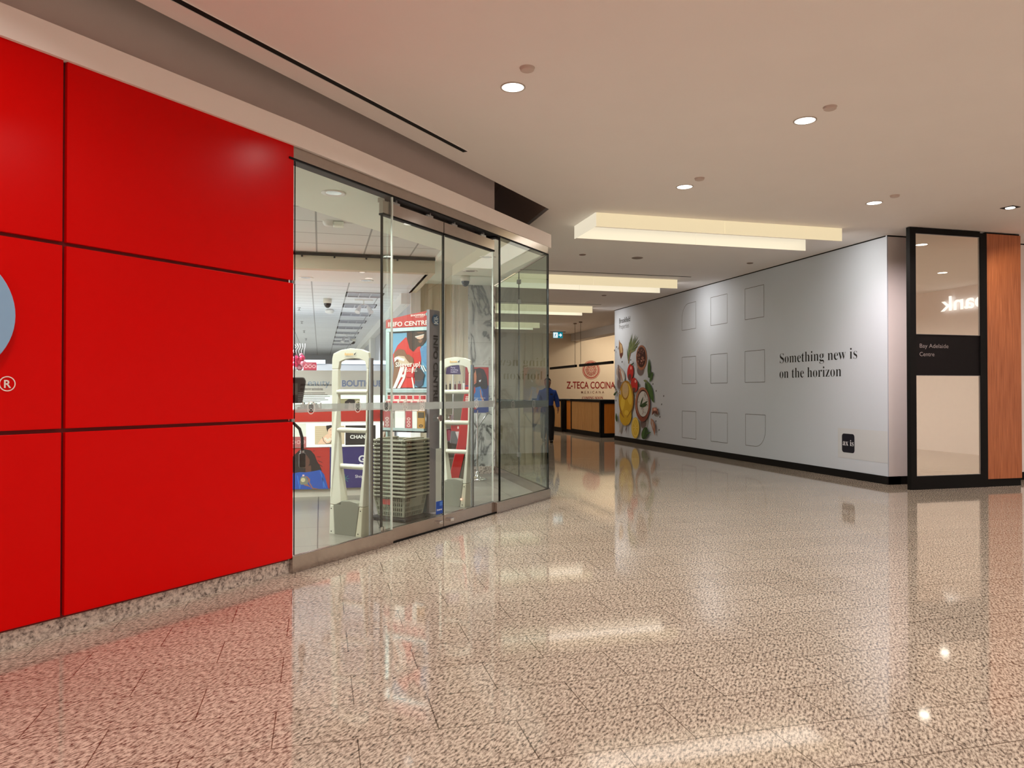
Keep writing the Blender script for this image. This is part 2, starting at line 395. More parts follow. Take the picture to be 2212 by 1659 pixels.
# fascia
c1 = (2.955, 9.285)
rdv = Vector((math.cos(rad(44.4)), math.sin(rad(44.4)), 0)); rnv = Vector((-rdv.y, rdv.x, 0)); rp0 = Vector((-.209, 5.915, 0)) - rnv * .025
rfar = rp0 - rdv * 13.5; rfb = rfar + rnv * .3
mb = MB(); mb.slab([(rfar.x, rfar.y), (rp0.x - .02, rp0.y - .02), S2(-4.50, -.03), c1, (2.955, 12.4), (2.80, 12.4), (2.80, 9.33), S2(-.2, .25), S2(-4.5, .25), (rfb.x, rfb.y)], 3.30, 3.475)
struct(mb.build('trim_1', M_FASCIA), 'pale fascia band running along the top of the shopfront', 'trim')
mb = MB(); mb.box(-4.6, -.03, .0, .09, 3.205, 3.30, 0); mb.box(-4.6, -.03, -.008, .1, 3.19, 3.206, 1)
mb.box(-3.32, -1.32, .09, .17, 3.16, 3.30, 0)
struct(place(mb.build('trim_2', [M_SILL, M_BLACK]), A0, SA), 'brown metal header channel above the glass', 'trim')

# red wall, panels as parts
RA = Vector((-.209, 5.915, 0)); RR = 44.4
red = thing('wall_left', 'glossy red panelled shop wall at the left', 'wall', RA, RR, kind='structure')
mb = MB(); mb.box(-14, -.012, .028, .30, .1, 3.31, 0); mb.build('wall_core', M_REDJ, red)
zs = [.116, 1.176, 2.247, 3.308]; g = .011
xs = [.02] + [-1.698 - 2.0 * k for k in range(7)]
for i in range(7):
    for j in range(3):
        mb = MB(); mb.box(xs[i + 1] + g, xs[i] - g, 0, .028, zs[j] + (g if j else 0), zs[j + 1] - (g if j < 2 else 0))
        mb.build('red_panel', M_RED, red, bevel=.003)
for j, z in ((1, 1.176), (2, 2.247)):
    mb = MB(); mb.box(-.002, .03, .004, .03, z - .012, z + .012); mb.build('panel_clip', M_STEEL, red)
mb = MB(); mb.box(-14, 0, .03, .30, 0, .118); struct(place(mb.build('baseboard_left', M_BASE), RA, RR), 'rough granite plinth under the red wall', 'baseboard')
# emblem disc and registered mark on the red wall
def redpt(x, y):
    n = Vector((-math.sin(rad(RR)), math.cos(rad(RR)), 0)); d = ray(x, y)
    p = Vector((0, 0, H)) + d * ((RA - Vector((0, 0, H))).dot(n) / d.dot(n)); q = p - RA
    return q.dot(Vector((math.cos(rad(RR)), math.sin(rad(RR)), 0))), p.z
sg = thing('wall_sign', 'pale blue oval sign standing off the red wall at the left', 'sign', RA, RR)
ex, ez = redpt(25, 680); zt = redpt(0, 611)[1]; zb = redpt(0, 752)[1]
rx = .34; cx_ = ex - rx; cz_ = (zt + zb) / 2 + .0
P = [(cx_ + rx * math.cos(rad(a)), cz_ + .34 * math.sin(rad(a))) for a in range(0, 360, 6)]
mb = MB(); mb.plate(P, -.045, -.004); mb.build('emblem_disc', mat('sign_blue', rgb(140, 178, 214), .4), sg, bevel=.004)
rx_, rz_ = redpt(15, 829)
mb = MB(); mb.ring(rx_, rz_, .041, .041, .0055, -.004); mb.text('R', rx_ - .0195, rz_ - .0215, .060, -.004, 0, .02)
mb.build('registered_mark', mat('sign_white', rgb(240, 228, 220), .5), sg)

# ---- glass shopfront
def pane(name, x0, x1, z0, z1, y0, y1, parent, left=None, right=None, gm=None, bot=None):
    mb = MB(); mb.box(x0, x1, y0, y1, z0, z1, 0)
    o = mb.build(name, [gm or M_GLASS, M_EDGE, M_EDGEL], parent)
    F = o.data.polygons          # faces: bottom, top, front, right, back, left
    F[0].material_index = 1; F[1].material_index = 1
    F[3].material_index = 2 if right == 'pale' else 1; F[5].material_index = 2 if left == 'pale' else 1
    return o
M_LOGO_D = mat('decal_dark', rgb(40, 30, 30), .5); M_LOGO_W = mat('decal_white', rgb(236, 236, 232), .5); M_LOGO_R = mat('decal_red', rgb(170, 40, 36), .5)
def logo(mb, x, z, y, r, dark=0, light=1):
    mb.ring(x, z, r * .82, r, r * .13, y, light, n=28)
    d = y - .0008
    for k, w in ((.34, .44), (.12, .44)): mb.rect(x - r * w, x + r * w, z + r * (k - .055), z + r * (k + .055), d, dark)
    mb.line((x, z + r * .5), (x + r * .22, z + r * .72), r * .12, d, dark)
    mb.poly([(x - r * .4, z - r * .02), (x + r * .4, z - r * .62), (x - r * .4, z - r * .62), (x + r * .4, z - r * .02)], r * .1, d, dark)
# left fixed pane
def strip(name, x, w, z0, z1, m, parent, y0=-.002, y1=.015):
    mb = MB(); mb.box(x, x + w, y0, y1, z0, z1); return mb.build(name, m, parent)
w1 = thing('window_1', 'large fixed shop window pane beside the red wall', 'window', A0, SA, kind='structure')
pane('glass_pane', -4.53, -3.312, .133, 3.20, .0, .012, w1, right='pale')
strip('edge_seal', -3.325, .013, .133, 3.2, M_EDGEL, w1)
mb = MB(); mb.rect(-4.53, -3.312, 1.235, 1.30, -.001); mb.build('frosted_band', M_BAND, w1)
mb = MB()
for x in (-4.36, -3.80, -3.41): logo(mb, x, 1.27, -.004, .052)
mb.build('band_decal', [M_LOGO_D, M_LOGO_W], w1)
mb = MB(); mb.text('premises use video surveillance', -4.47, 1.445, .030, -.002, 0, .014, width=.345); mb.text('monitoring technologies', -4.47, 1.41, .030, -.002, 0, .014, width=.245)
for k, w in enumerate((.30, .33, .36, .30, .34, .25)): mb.rect(-4.50, -4.50 + w, 1.385 - k * .014, 1.390 - k * .014, -.002, 1)
tag(mb.build('notice_lettering', [M_LOGO_D, pal(110, 112, 112)], w1), 'black surveillance notice lettering on the glass')
mb = MB(); mb.box(-4.56, -3.312, -.012, .03, 0, .13); struct(place(mb.build('trim_3', M_SILL, None, bevel=.003), A0, SA), 'metal sill rail under the left shop window', 'trim')
# right fixed pane
w2 = thing('window_2', 'fixed corner shop window pane right of the sliding doors', 'window', A0, SA, kind='structure')
pane('glass_pane', -1.318, -.012, .130, 3.20, .0, .012, w2, left=None)
strip('edge_seal', -1.318, .02, .13, 3.2, M_EDGE, w2); strip('edge_seal', -.024, .012, .13, 3.2, M_EDGE, w2)
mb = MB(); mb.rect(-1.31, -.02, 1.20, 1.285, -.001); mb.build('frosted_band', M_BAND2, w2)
mb = MB()
for x in (-1.0, -.45): logo(mb, x, 1.24, -.004, .05)
mb.build('band_decal', [pal(120, 120, 116), pal(150, 152, 148)], w2)
mb = MB(); mb.slab([S2(-1.40, -.015), (2.925, 9.225), (2.925, 12.25), (2.865, 12.25), (2.865, 9.30), S2(-.06, .03), S2(-1.40, .03)], 0, .127)
struct(mb.build('trim_4', M_SILL, None, bevel=.003), 'metal sill rail under the corner glass', 'trim')
# return glass along the corridor
w3 = thing('window_3', 'glass return wall running back along the corridor', 'window', (2.895, 9.255, 0), 90, kind='structure')
pane('glass_pane', .01, 1.42, .13, 3.20, 0, .012, w3, gm=M_GLASS2); pane('glass_pane', 1.43, 2.92, .13, 3.20, 0, .012, w3, gm=M_GLASS2)
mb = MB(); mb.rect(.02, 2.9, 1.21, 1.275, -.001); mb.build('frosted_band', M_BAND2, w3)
mb = MB()
for z in (.45, 2.75, 3.05):
    mb.box(1.39, 1.46, -.02, .03, z - .03, z + .03)
mb.build('glass_clamp', M_STEEL, w3)
# sliding doors
def leaf(name, label, x0, x1, knobx, decx):
    d = thing(name, label, 'door', S(0, .035), SA, kind='structure')
    pane('glass_pane', x0, x1, .14, 3.02, 0, .012, d, left='pale' if name == 'door_2' else None)
    strip('edge_seal', x0, .018, .136, 3.02, M_EDGE, d)
    if name == 'door_2': strip('edge_seal', x0 + .018, .007, .136, 3.02, M_EDGEL, d); strip('edge_seal', x1 - .012, .012, .136, 3.02, M_EDGEL, d)
    mb = MB(); mb.box(x0 + .0, x1 - .004, -.014, .03, .014, .135); mb.build('bottom_rail', M_SILL, d, bevel=.003)
    mb = MB(); mb.box(x0 + .0, x1 - .004, -.014, .03, 3.02, 3.138, 0); mb.box(x0, x1 - .004, -.018, .034, 3.008, 3.026, 1); mb.build('top_rail', [M_SILL, M_BLACK], d)
    for hx in (x0 + .22, x1 - .22):
        mb = MB(); mb.box(hx - .05, hx + .05, .0, .02, 3.135, 3.165); mb.box(hx - .012, hx + .012, .0, .02, 3.16, 3.21); mb.build('hanger', M_STEEL, d)
    mb = MB(); mb.cyl((knobx, -.002, 1.13), (knobx, -.03, 1.13), .012, mi=0); mb.cyl((knobx, -.03, 1.13), (knobx, -.042, 1.13), .034, .030, 24, 0); mb.build('door_knob', M_CHROME, d)
    mb = MB(); mb.box(knobx - .03, knobx + .03, -.05, -.012, .062, .09); mb.build('floor_lock', M_CHROME, d, bevel=.004)
    mb = MB(); mb.rect(x0 + .005, x1 - .005, 1.222, 1.294, -.001); mb.build('frosted_band', M_BAND, d)
    mb = MB()
    for x in decx: logo(mb, x, 1.265, -.003, .052, 1, 1)
    mb.build('band_decal', [M_LOGO_D, M_LOGO_W], d)
    return d
d1 = leaf('door_1', 'left leaf of the sliding glass shop doors', -3.43, -2.442, -2.53, (-3.08, -2.80))
d2 = leaf('door_2', 'right leaf of the sliding glass shop doors', -2.434, -1.40, -2.33, (-1.78,))
mb = MB(); mb.box(-2.56, -2.44, -.003, -.0012, .155, .285, 0); mb.text('Interac', -2.548, .19, .03, -.004, 1, .012, width=.09); mb.rect(-2.50, -2.45, .235, .275, -.004, 2)
tag(mb.build('payment_sticker', [pal(24, 70, 160), pal(235, 240, 245), pal(70, 120, 200)], d1), 'small blue square sticker low on the glass')
mb = MB(); mb.box(-1.39, -1.33, .0, .07, 0, 3.2); mb.v = [p for p in mb.v]
struct(place(mb.build('trim_5', M_GLASS), A0, SA)) if False else None
mb = MB(); mb.box(-3.31, -1.40, .01, .09, 0, .013); struct(place(mb.build('trim_9', M_BLACK), A0, SA), 'black strip standing in for the shaded gap under the sliding doors', 'trim')  # black colour stands in for shade in the gap below the doors
mb = MB(); mb.box(-3.44, -3.415, .03, .055, .06, .17); mb.box(-3.40, -3.375, .03, .055, .06, .17)
tag(place(mb.build('door_guide', M_CHROME), A0, SA), 'pair of small chrome floor guides at the foot of the sliding door', 'door guide')
mb = MB(); mb.box(-1.40, -1.32, .02, .12, 3.17, 3.29); tag(place(mb.build('door_stop_block', M_BLACK), A0, SA), 'black stop block at the end of the sliding door track', 'door stop')

# ================================================================== SHOP INTERIOR SHELL
mb = MB(); mb.slab([(-4, 2.8), (-.45, 6.05), S2(-4.53, .02), S2(-.02, .02), (2.86, 9.32), (2.86, 12.28), (1.42, 12.28), (1.42, 10.2), (1.54, 10.2), (1.54, 9.39), (-.234, 7.422), (-4, 3.28)], 3.205, 3.30)
struct(mb.build('ceiling_shop_soffit', M_SOFFIT), 'plain soffit just inside the shop glass', 'ceiling')
mb = MB(); mb.slab([(-4, 3.4), (-.234, 7.35), (1.6, 9.3), (1.6, 10.25), (-4, 10.25)], 3.262, 3.30)
struct(mb.build('ceiling_shop_tile', M_CTILE), 'tiled ceiling coffer near the shop entrance', 'ceiling')
mb = MB(); mb.box(-4, 1.54, 10.16, 10.30, 3.04, 3.262); mb.box(1.42, 1.54, 10.3, 12.28, 3.04, 3.205)
struct(mb.build('ceiling_beam', M_SBEIGE), 'beige dropped beam across the shop ceiling', 'beam')
mb = MB(); mb.box(-4, 1.54, 10.13, 10.16, 3.215, 3.25)
for k in range(12): mb.cyl((-3.6 + k * .42, 10.145, 3.19), (-3.6 + k * .42, 10.145, 3.22), .012, mi=0, n=8)
struct(mb.build('trim_6', M_BLACK), 'thin black track along the top of the beam', 'trim')
mb = MB(); mb.box(-4.2, 1.46, 10.30, 11.35, 3.04, 3.10)
struct(mb.build('ceiling_shop_plain', M_SWHITE), 'plain white ceiling strip behind the beam', 'ceiling')
mb = MB(); mb.box(-4.2, 1.46, 11.35, 34, 3.04, 3.10)
struct(mb.build('ceiling_shop_grid', M_CTILE2), 'white grid ceiling deep inside the shop', 'ceiling')
mb = MB(); mb.box(1.45, 1.62, 12.30, 34, 0, 3.3); struct(mb.build('wall_shop_side', M_SGREY), 'grey side wall deep inside the shop', 'wall')
mb = MB(); mb.box(1.30, 1.45, 12.32, 34, 2.86, 3.04); mb.box(1.33, 1.45, 20.4, 21.2, 0, 2.9); struct(mb.build('trim_7', M_SWHITE), 'white boxed bulkhead along the shop side wall', 'trim')
mb = MB(); mb.box(1.45, 1.615, 12.24, 12.30, 0, 3.2, 1); mb.box(1.615, 2.45, 12.28, 12.34, 0, 3.205, 0)
for x in (1.78, 1.98, 2.16, 2.3): mb.box(x - .035, x + .035, 12.262, 12.281, 0, 3.205, 0)
struct(mb.build('wall_shop_end', [M_SBEIGE, M_SWHITE]), 'beige panelled end wall of the shop entrance', 'wall')
mb = MB(); mb.box(2.425, 2.89, 12.24, 12.6, .12, 3.205); struct(mb.build('wall_marble', M_MARBLE), 'white marble clad pier with grey veins', 'wall')
mb = MB(); mb.box(1.62, 2.87, 12.215, 12.24, 0, .13); struct(mb.build('baseboard_shop', M_BASE), 'dark granite skirting below the marble pier', 'baseboard')
mb = MB(); mb.box(2.84, 2.89, 12.6, 28.6, 0, CEIL); struct(mb.build('wall_corridor', M_PINKWALL), 'plain left wall of the corridor', 'wall')
mb = MB(); mb.box(-4.3, -4.2, 2.5, 34, 0, 3.3); struct(mb.build('wall_shop_left', M_SWHITE), 'white far side wall of the shop', 'wall')
mb = MB(); mb.box(-4.3, 1.6, 34, 34.1, 0, 3.3); struct(mb.build('wall_shop_back', M_SGREY), 'back wall of the shop', 'wall')

# ================================================================== CORRIDOR SHELL
mb = MB(); mb.box(8.245, 8.262, 9.275, 19.86, .12, CEIL); struct(mb.build('wall_right', M_WHITEWALL), 'pale grey vinyl-covered hoarding wall at the right', 'wall')
mb = MB(); mb.box(8.232, 8.46, 9.262, 19.87, 0, .122); mb.box(8.25, 14.0, 9.262, 9.275, 0, .122); struct(mb.build('baseboard_right', M_BLACK), 'black skirting below the pale hoarding wall', 'baseboard')
mb = MB(); mb.box(8.27, 8.45, 19.87, 19.9, 0, CEIL); mb.box(8.262, 14.0, 9.274, 9.40, .12, CEIL - .012); struct(mb.build('wall_return', M_PINKWALL), 'pale wall return beside the directory pillar', 'wall')
mb = MB(); mb.box(8.236, 8.246, 9.30, 19.86, CEIL - .016, CEIL); mb.box(8.25, 14, 9.262, 9.274, CEIL - .016, CEIL); struct(mb.build('trim_8', M_BLACK), 'thin black shadow gap at the top of the hoarding', 'trim')
mb = MB(); mb.box(2.85, 14.3, 28.5, 28.6, 0, CEIL); struct(mb.build('wall_end', M_BEIGE), 'warm beige end wall behind the food counter', 'wall')
mb = MB(); mb.box(14.0, 14.2, -9.2, 28.6, 0, CEIL); struct(mb.build('wall_side', M_PINKWALL), 'pale side wall of the right-hand passage', 'wall')
mb = MB(); mb.box(-13.2, 14.2, -9.3, -9.2, 0, CEIL); mb.box(-13.2, -13, -9.2, 0, 0, CEIL); struct(mb.build('wall_back', M_PINKWALL), 'pale wall behind the viewer', 'wall')
mb = MB(); mb.box(9.9, 10.35, 20.2, 28.45, 3.45, CEIL); struct(mb.build('ceiling_bulkhead', mat('bulkhead_paint', rgb(200, 196, 192), .8)), 'pale boxed bulkhead above the food counter', 'ceiling')

# ================================================================== HOARDING GRAPHICS (local frame: x along wall, away from far end)
WO = Vector((8.245, 19.86, 0))
def wl(x, y): p = onx(x, y, 8.24); return (19.86 - p.y, p.z)
def wy(Y): return 19.86 - Y
M_INK = mat('wall_ink', rgb(24, 24, 26), .6); M_HAIR = mat('wall_hairline', rgb(92, 92, 94), .6)
# window outlines, each its own decal
nm = [[(15.76, 15.095, 2.833, 3.44), (14.44, 13.765, 2.833, 3.445), (13.10, 12.45, 2.835, 3.453)],
      [(15.76, 15.10, 1.580, 2.20), (14.445, 13.77, 1.577, 2.20), (13.105, 12.43, 1.581, 2.20)],
      [(15.76, 15.10, .317, .94), (14.445, 13.77, .318, .945), (13.09, 12.413, .325, .947)]]
wtx = [['top', 'middle', 'bottom'], ['far', 'centre', 'near']]
for r in range(3):
    for c in range(3):
        a, b, z0, z1 = nm[r][c]; x0, x1 = wy(a), wy(b); mb = MB(); pts = [(x0, z0), (x1, z0), (x1, z1), (x0, z1)]; extra = ''
        if (r, c) == (0, 0):
            R = .34; pts = [(x0, z0), (x1, z0), (x1, z1)] + [(x0 + R - R * math.sin(t), z1 - R + R * math.cos(t)) for t in [k * math.pi / 20 for k in range(1, 11)]]; extra = ' with a rounded upper corner'
        if (r, c) == (2, 2):
            R = .34; pts = [(x0, z0)] + [(x1 - R + R * math.sin(t), z0 + R - R * math.cos(t)) for t in [k * math.pi / 20 for k in range(0, 11)]] + [(x1, z1), (x0, z1)]; extra = ' with a rounded lower corner'
        mb.poly(pts, .009, -.002, 0, True)
        o = mb.build('square_outline', M_HAIR); place(o, WO, -90)
        tag(o, 'thin square outline%s printed on the hoarding, %s row, %s column' % (extra, wtx[0][r], wtx[1][c]), 'wall graphic', 'printed square outlines on the hoarding')
mb = MB()
ht = .178
mb.text(serif('Something new is'), wy(11.968), 1.922, ht / .68, -.002, 0, -.011, width=2.03)
mb.text(serif('on the horizon'), wy(11.968), 1.646, ht / .68, -.002, 0, -.011, width=1.67)
tag(place(mb.build('slogan_lettering', M_INK), WO, -90), 'large black serif slogan printed on the pale hoarding', 'wall lettering')
mb = MB(); mb.text('Brookfield', wy(19.53), 3.335, .20, -.002, 0, .016, width=.76); mb.text('Properties', wy(19.53), 3.17, .19, -.002, 1, -.004, width=.68)
tag(place(mb.build('company_lettering', [M_INK, M_HAIR]), WO, -90), 'small two-line company name high on the far end of the hoarding', 'wall lettering')
ap = thing('wall_decal', 'small pale rectangular decal with a navy app tile, low on the hoarding', 'decal', WO, -90)
mb = MB(); mb.rect(wy(10.375), wy(9.275), .318, .80, -.002); mb.build('decal_backing', mat('decal_backing', rgb(206, 210, 216), .5), ap)
x0, x1, z0, z1 = wy(10.275), wy(9.985), .412, .716; R = .045
pts = []
for cx, cz, a in ((x1 - R, z1 - R, 0), (x0 + R, z1 - R, 90), (x0 + R, z0 + R, 180), (x1 - R, z0 + R, 270)):
    pts += [(cx + R * math.cos(rad(a + k * 15)), cz + R * math.sin(rad(a + k * 15))) for k in range(7)]
mb = MB(); mb.flat(pts, -.004, 0)
mb.text(serif('ax is'), x0 + .018, .525, .135, -.006, 1, -.002, width=.252)
mb.build('navy_tile', [mat('navy_ink', rgb(8, 12, 30), .4), mat('white_ink', rgb(230, 230, 235), .5)], ap)

# food mural (flat print): shapes traced in its own 774x1659 sheet, then laid on the wall
def mz(x, y): return wl(1320 + x / 5.529, 670 + y / 5.529)
MP = [pal(150, 112, 78), pal(196, 166, 120), pal(78, 96, 52), pal(118, 132, 84), pal(168, 108, 80), pal(70, 34, 28), pal(124, 66, 56),
      pal(62, 104, 40), pal(40, 74, 30), pal(186, 172, 164), pal(118, 100, 100), pal(190, 28, 24), pal(232, 170, 160), pal(206, 164, 28), pal(160, 112, 24),
      pal(204, 172, 112), pal(132, 62, 44), pal(206, 206, 204), pal(226, 190, 60), pal(240, 216, 120), pal(178, 126, 104), pal(28, 26, 26), pal(168, 168, 168), pal(96, 52, 48)]
mb = MB(); lay = [0.0015]
def me_(x, y, rx, ry, mi, tilt=0, n=26, dy=None):
    lay[0] += .00025; P = []
    for k in range(n):
        t = 2 * math.pi * k / n; a, b = rx * math.cos(t), ry * math.sin(t); c, q = math.cos(rad(tilt)), math.sin(rad(tilt))
        P.append(mz(x + a * c - b * q, y + a * q + b * c))
    mb.flat(P, -lay[0], mi)
def mp_(pts, mi): lay[0] += .00025; mb.flat([mz(*p) for p in pts], -lay[0], mi)
def leafshape(x0, y0, x1, y1, w, mi, vein=None):
    L, Rr = [], []
    dx, dy = x1 - x0, y1 - y0; ln = math.hypot(dx, dy) or 1; nx, ny = -dy / ln, dx / ln
    for k in range(11):
        t = k / 10; h = w * math.sin(math.pi * t ** .8) ** .9 if 0 < t < 1 else 0
        L.append((x0 + dx * t + nx * h * .45, y0 + dy * t + ny * h)); Rr.append((x0 + dx * t - nx * h * .45, y0 + dy * t - ny * h))
    mp_(L + Rr[::-1][1:-1], mi)
    if vein is not None: mp_([(x0 - 1, y0), (x1, y1), (x0 + 3, y0)], vein)
# cast soft shapes printed under the food
for x, y, rx, ry in ((352, 680, 52, 110), (100, 870, 36, 95), (238, 800, 34, 70), (290, 960, 36, 75), (395, 1320, 55, 110), (122, 1330, 26, 150), (545, 1245, 34, 28)): me_(x, y, rx, ry, 22)
for x, y, rx, ry in ((350, 720, 40, 60), (98, 880, 24, 62), (386, 1350, 34, 60)): me_(x, y, rx, ry, 10)
mp_([(95, 350), (104, 380), (128, 405), (144, 470), (142, 530), (118, 584), (102, 540), (92, 450)], 0); mp_([(108, 395), (126, 420), (132, 500), (118, 520), (110, 460)], 1); mp_([(104, 520), (140, 505), (136, 535), (118, 582)], 23)
for k, (tx, ty) in enumerate(((190, 455), (205, 420), (215, 370), (228, 340), (243, 285), (256, 272), (272, 330), (290, 285), (306, 300), (325, 310), (338, 350), (345, 375), (322, 430), (300, 470), (250, 400), (280, 390))):
    leafshape(208 + k % 3 * 6, 625 - k * 9, tx, ty, 13, 2 + (k % 2))
mp_([(204, 635), (216, 560), (240, 470), (246, 475), (224, 570), (214, 640)], 0)
me_(365, 568, 65, 150, 4); me_(363, 562, 54, 122, 5)
for k in range(70):
    a = random.random() * 6.28; r = math.sqrt(random.random()); me_(363 + 48 * r * math.cos(a), 562 + 112 * r * math.sin(a), 5, 9, (6, 23, 20, 12)[k % 4 if k % 7 == 0 else k % 3], 0, 8)
leafshape(462, 810, 462, 578, 40, 7, 8); leafshape(450, 800, 512, 745, 34, 8, 7); leafshape(470, 860, 512, 740, 26, 7); leafshape(440, 852, 396, 838, 16, 3)
leafshape(440, 850, 520, 1110, 62, 7, 3); leafshape(420, 860, 445, 1000, 30, 8)
me_(96, 720, 22, 60, 9, 10); me_(128, 775, 46, 88, 9, -12); me_(108, 785, 14, 70, 10, -8); me_(150, 790, 12, 66, 17, -16); me_(128, 770, 8, 76, 20, -12); mp_([(90, 655), (100, 650), (112, 720), (95, 720)], 10)
me_(240, 742, 37, 100, 11, 4); me_(288, 892, 41, 86, 11, -4); me_(248, 690, 8, 20, 12); me_(302, 850, 10, 18, 12); me_(232, 800, 18, 40, 23, 4); me_(284, 950, 22, 26, 23)
for tx, ty in ((268, 640), (288, 630), (262, 655)): leafshape(246, 655, tx, ty, 8, 8)
for tx, ty in ((350, 890), (345, 860), (352, 920)): leafshape(328, 885, tx, ty, 8, 8)
me_(192, 1060, 90, 220, 14); me_(190, 1075, 80, 205, 13); me_(184, 1255, 72, 125, 13); me_(150, 1110, 24, 90, 18, 6); me_(196, 1225, 26, 30, 18); me_(225, 1000, 30, 130, 18, -8); me_(182, 965, 46, 105, 14); me_(182, 955, 38, 96, 15); me_(182, 930, 30, 66, 1)
mp_([(104, 1120), (112, 1120), (150, 1240), (170, 1280), (160, 1284), (122, 1230)], 14); mp_([(278, 1080), (284, 1080), (270, 1180), (205, 1285), (200, 1280), (256, 1180)], 14)
me_(125, 985, 6, 30, 9); mp_([(60, 900), (70, 950), (95, 985), (130, 995), (132, 1003), (90, 998), (60, 960)], 9)
me_(390, 1125, 90, 205, 16); me_(388, 1100, 84, 178, 4); me_(394, 1115, 72, 166, 5); me_(396, 1120, 66, 152, 17)
for k in range(26):
    a = random.random() * 6.28; r = math.sqrt(random.random()); me_(396 + 56 * r * math.cos(a), 1120 + 136 * r * math.sin(a), 6, 11, (22, 9)[k % 2], 0, 8)
for tx, ty in ((400, 1030), (458, 1085), (455, 1120), (440, 1140)): leafshape(362, 1150, tx, ty, 14, 8)
me_(306, 1405, 47, 126, 18); me_(308, 1400, 39, 108, 19); me_(308, 1400, 34, 98, 18)
for k in range(8): leafshape(308, 1400, 308 + 32 * math.cos(k * .785), 1400 + 92 * math.sin(k * .785), 4, 19)
me_(420, 1470, 38, 74, 8, 12); leafshape(385, 1530, 425, 1405, 30, 7); mp_([(440, 1470), (492, 1452), (494, 1464), (445, 1484)], 7)
mp_([(512, 1165), (560, 1160), (580, 1195), (578, 1250), (540, 1225), (505, 1255)], 20); mp_([(505, 1255), (540, 1222), (578, 1250), (570, 1205), (520, 1205)], 23); me_(540, 1185, 14, 14, 12)
mp_([(495, 1290), (520, 1310), (545, 1370), (548, 1430), (540, 1500), (515, 1420), (492, 1350)], 20); mp_([(500, 1310), (520, 1340), (530, 1420), (508, 1380)], 9)
leafshape(85, 1335, 76, 1225, 26, 8, 7); leafshape(150, 1340, 108, 1485, 14, 9); leafshape(205, 1365, 200, 1480, 10, 10); leafshape(215, 1365, 180, 1460, 8, 10)
for k in range(3): leafshape(46, 1010, 96 - k * 10, 965 + k * 22, 10, 8)
mp_([(45, 880), (52, 880), (80, 950), (74, 955)], 8)
for x, y in ((85, 440), (60, 480), (150, 618), (255, 595), (650, 1025), (625, 1125), (605, 1275), (557, 1325), (595, 1430), (560, 965), (522, 882), (283, 640), (578, 1190), (78, 1080)): me_(x, y, 5, 12, 21, 8, 8)
tag(place(mb.build('food_mural', MP), WO, -90), 'printed herbs, tomatoes, spice bowls and oil bottle on the far end of the hoarding', 'mural')

# ================================================================== DIRECTORY PILLAR
pl = thing('directory_pillar', 'black framed mirrored directory pillar with a wood side panel', 'pillar', (8.115, 8.69, 0))
mb = MB()
mb.box(0, .10, 0, .07, 0, CEIL - .006); mb.box(1.235, 1.36, 0, .07, 0, CEIL - .03); mb.box(.1, 1.235, .0, .07, 3.66, CEIL - .006); mb.box(.1, 1.235, 0, .07, 0, .19)
mb.box(1.36, 1.985, .02, .07, 0, .115); mb.box(1.36, 1.985, .02, .07, CEIL - .03, CEIL - .006); mb.build('pillar_frame', M_BLACK, pl)
mb = MB(); mb.box(.1, 1.235, .02, .065, 1.63, 2.215); mb.build('name_panel', mat('name_panel', rgb(12, 7, 9), .6, ior=1.3), pl)
mb = MB(); mb.text('Bay Adelaide', .17, 2.025, .085, .018, 0, -.006, width=.50); mb.text('Centre', .17, 1.905, .085, .018, 0, -.006, width=.255)
mb.build('name_lettering', mat('grey_lettering', rgb(150, 140, 138), .5), pl)
for z0, z1 in ((2.215, 3.66), (.19, 1.63)):
    mb = MB(); mb.box(.1, 1.235, .018, .05, z0, z1, 0); mb.build('mirror_pane', M_MIRROR, pl)
    mb = MB()
    for b in ((.1, .106, z0, z1), (1.229, 1.235, z0, z1)): mb.box(b[0], b[1], .008, .02, b[2], b[3])
    mb.box(.1, 1.235, .008, .02, z0, z0 + .006); mb.box(.1, 1.235, .008, .02, z1 - .006, z1); mb.build('pane_trim', M_STEEL, pl)
mb = MB(); mb.box(1.36, 1.985, .0, .06, .115, CEIL - .03); tag(mb.build('wood_panel', M_WOODR, pl), 'reddish wood side panel')
# lit bank sign across the passage (seen in the mirror)
bs = thing('illuminated_sign', 'white lit letters high on the passage wall, seen reversed in the pillar mirror', 'sign', (13.99, 4.63, 0), -90)
mb = MB(); V, F = text_geo('bank', .02)
mb.text('bank', 0, 3.255, .46, -.06, 0, .02, width=1.2); mb.build('sign_letters', mat('sign_glow', (1, 1, 1, 1), .5, emis=(.92, .96, 1, 1), es=1.0), bs)

# ================================================================== CEILING FITTINGS
LX = [-9.0, -6.4, -3.8, -1.2, 1.43, 4.05, 6.67, 9.3, 11.9]
spots = [(4.04, 7.65), (6.67, 7.71), (9.3, 7.7), (11.9, 7.7)] + [(1.433, 5.473), (4.06, 5.511)] + [(x, 5.5) for x in (6.68, 9.3, 11.9)]
for Y in (3.3, 1.1, -1.1, -3.3, -5.5, -7.7):
    for x in LX:
        if x > p_far.x + (Y - p_far.y) * (sd.x / sd.y) + .5 and (x > -10): spots.append((x, Y))
DLP = 17.0
def dlight(x, y, label, grp, r=.085):
    t = thing('downlight', label, 'ceiling light', (x, y, CEIL), 0, grp)
    mb = MB(); mb.lathe([(r + .012, 0), (r + .012, -.006), (r, -.006), (r, .0)], n=28); mb.build('trim_ring', M_RIM, t)
    mb = MB(); mb.lathe([(0, -.003), (r, -.003)], n=28); mb.add([], []); mb.build('lamp_lens', M_LAMP, t)
    return t
dl_lab = {0: 'round recessed ceiling downlight third from the front, right of the ceiling slot end', 1: 'round recessed downlight nearest the pillar top', 4: 'large round downlight nearest the long black ceiling slot', 5: 'round downlight at the upper right of the ceiling'}
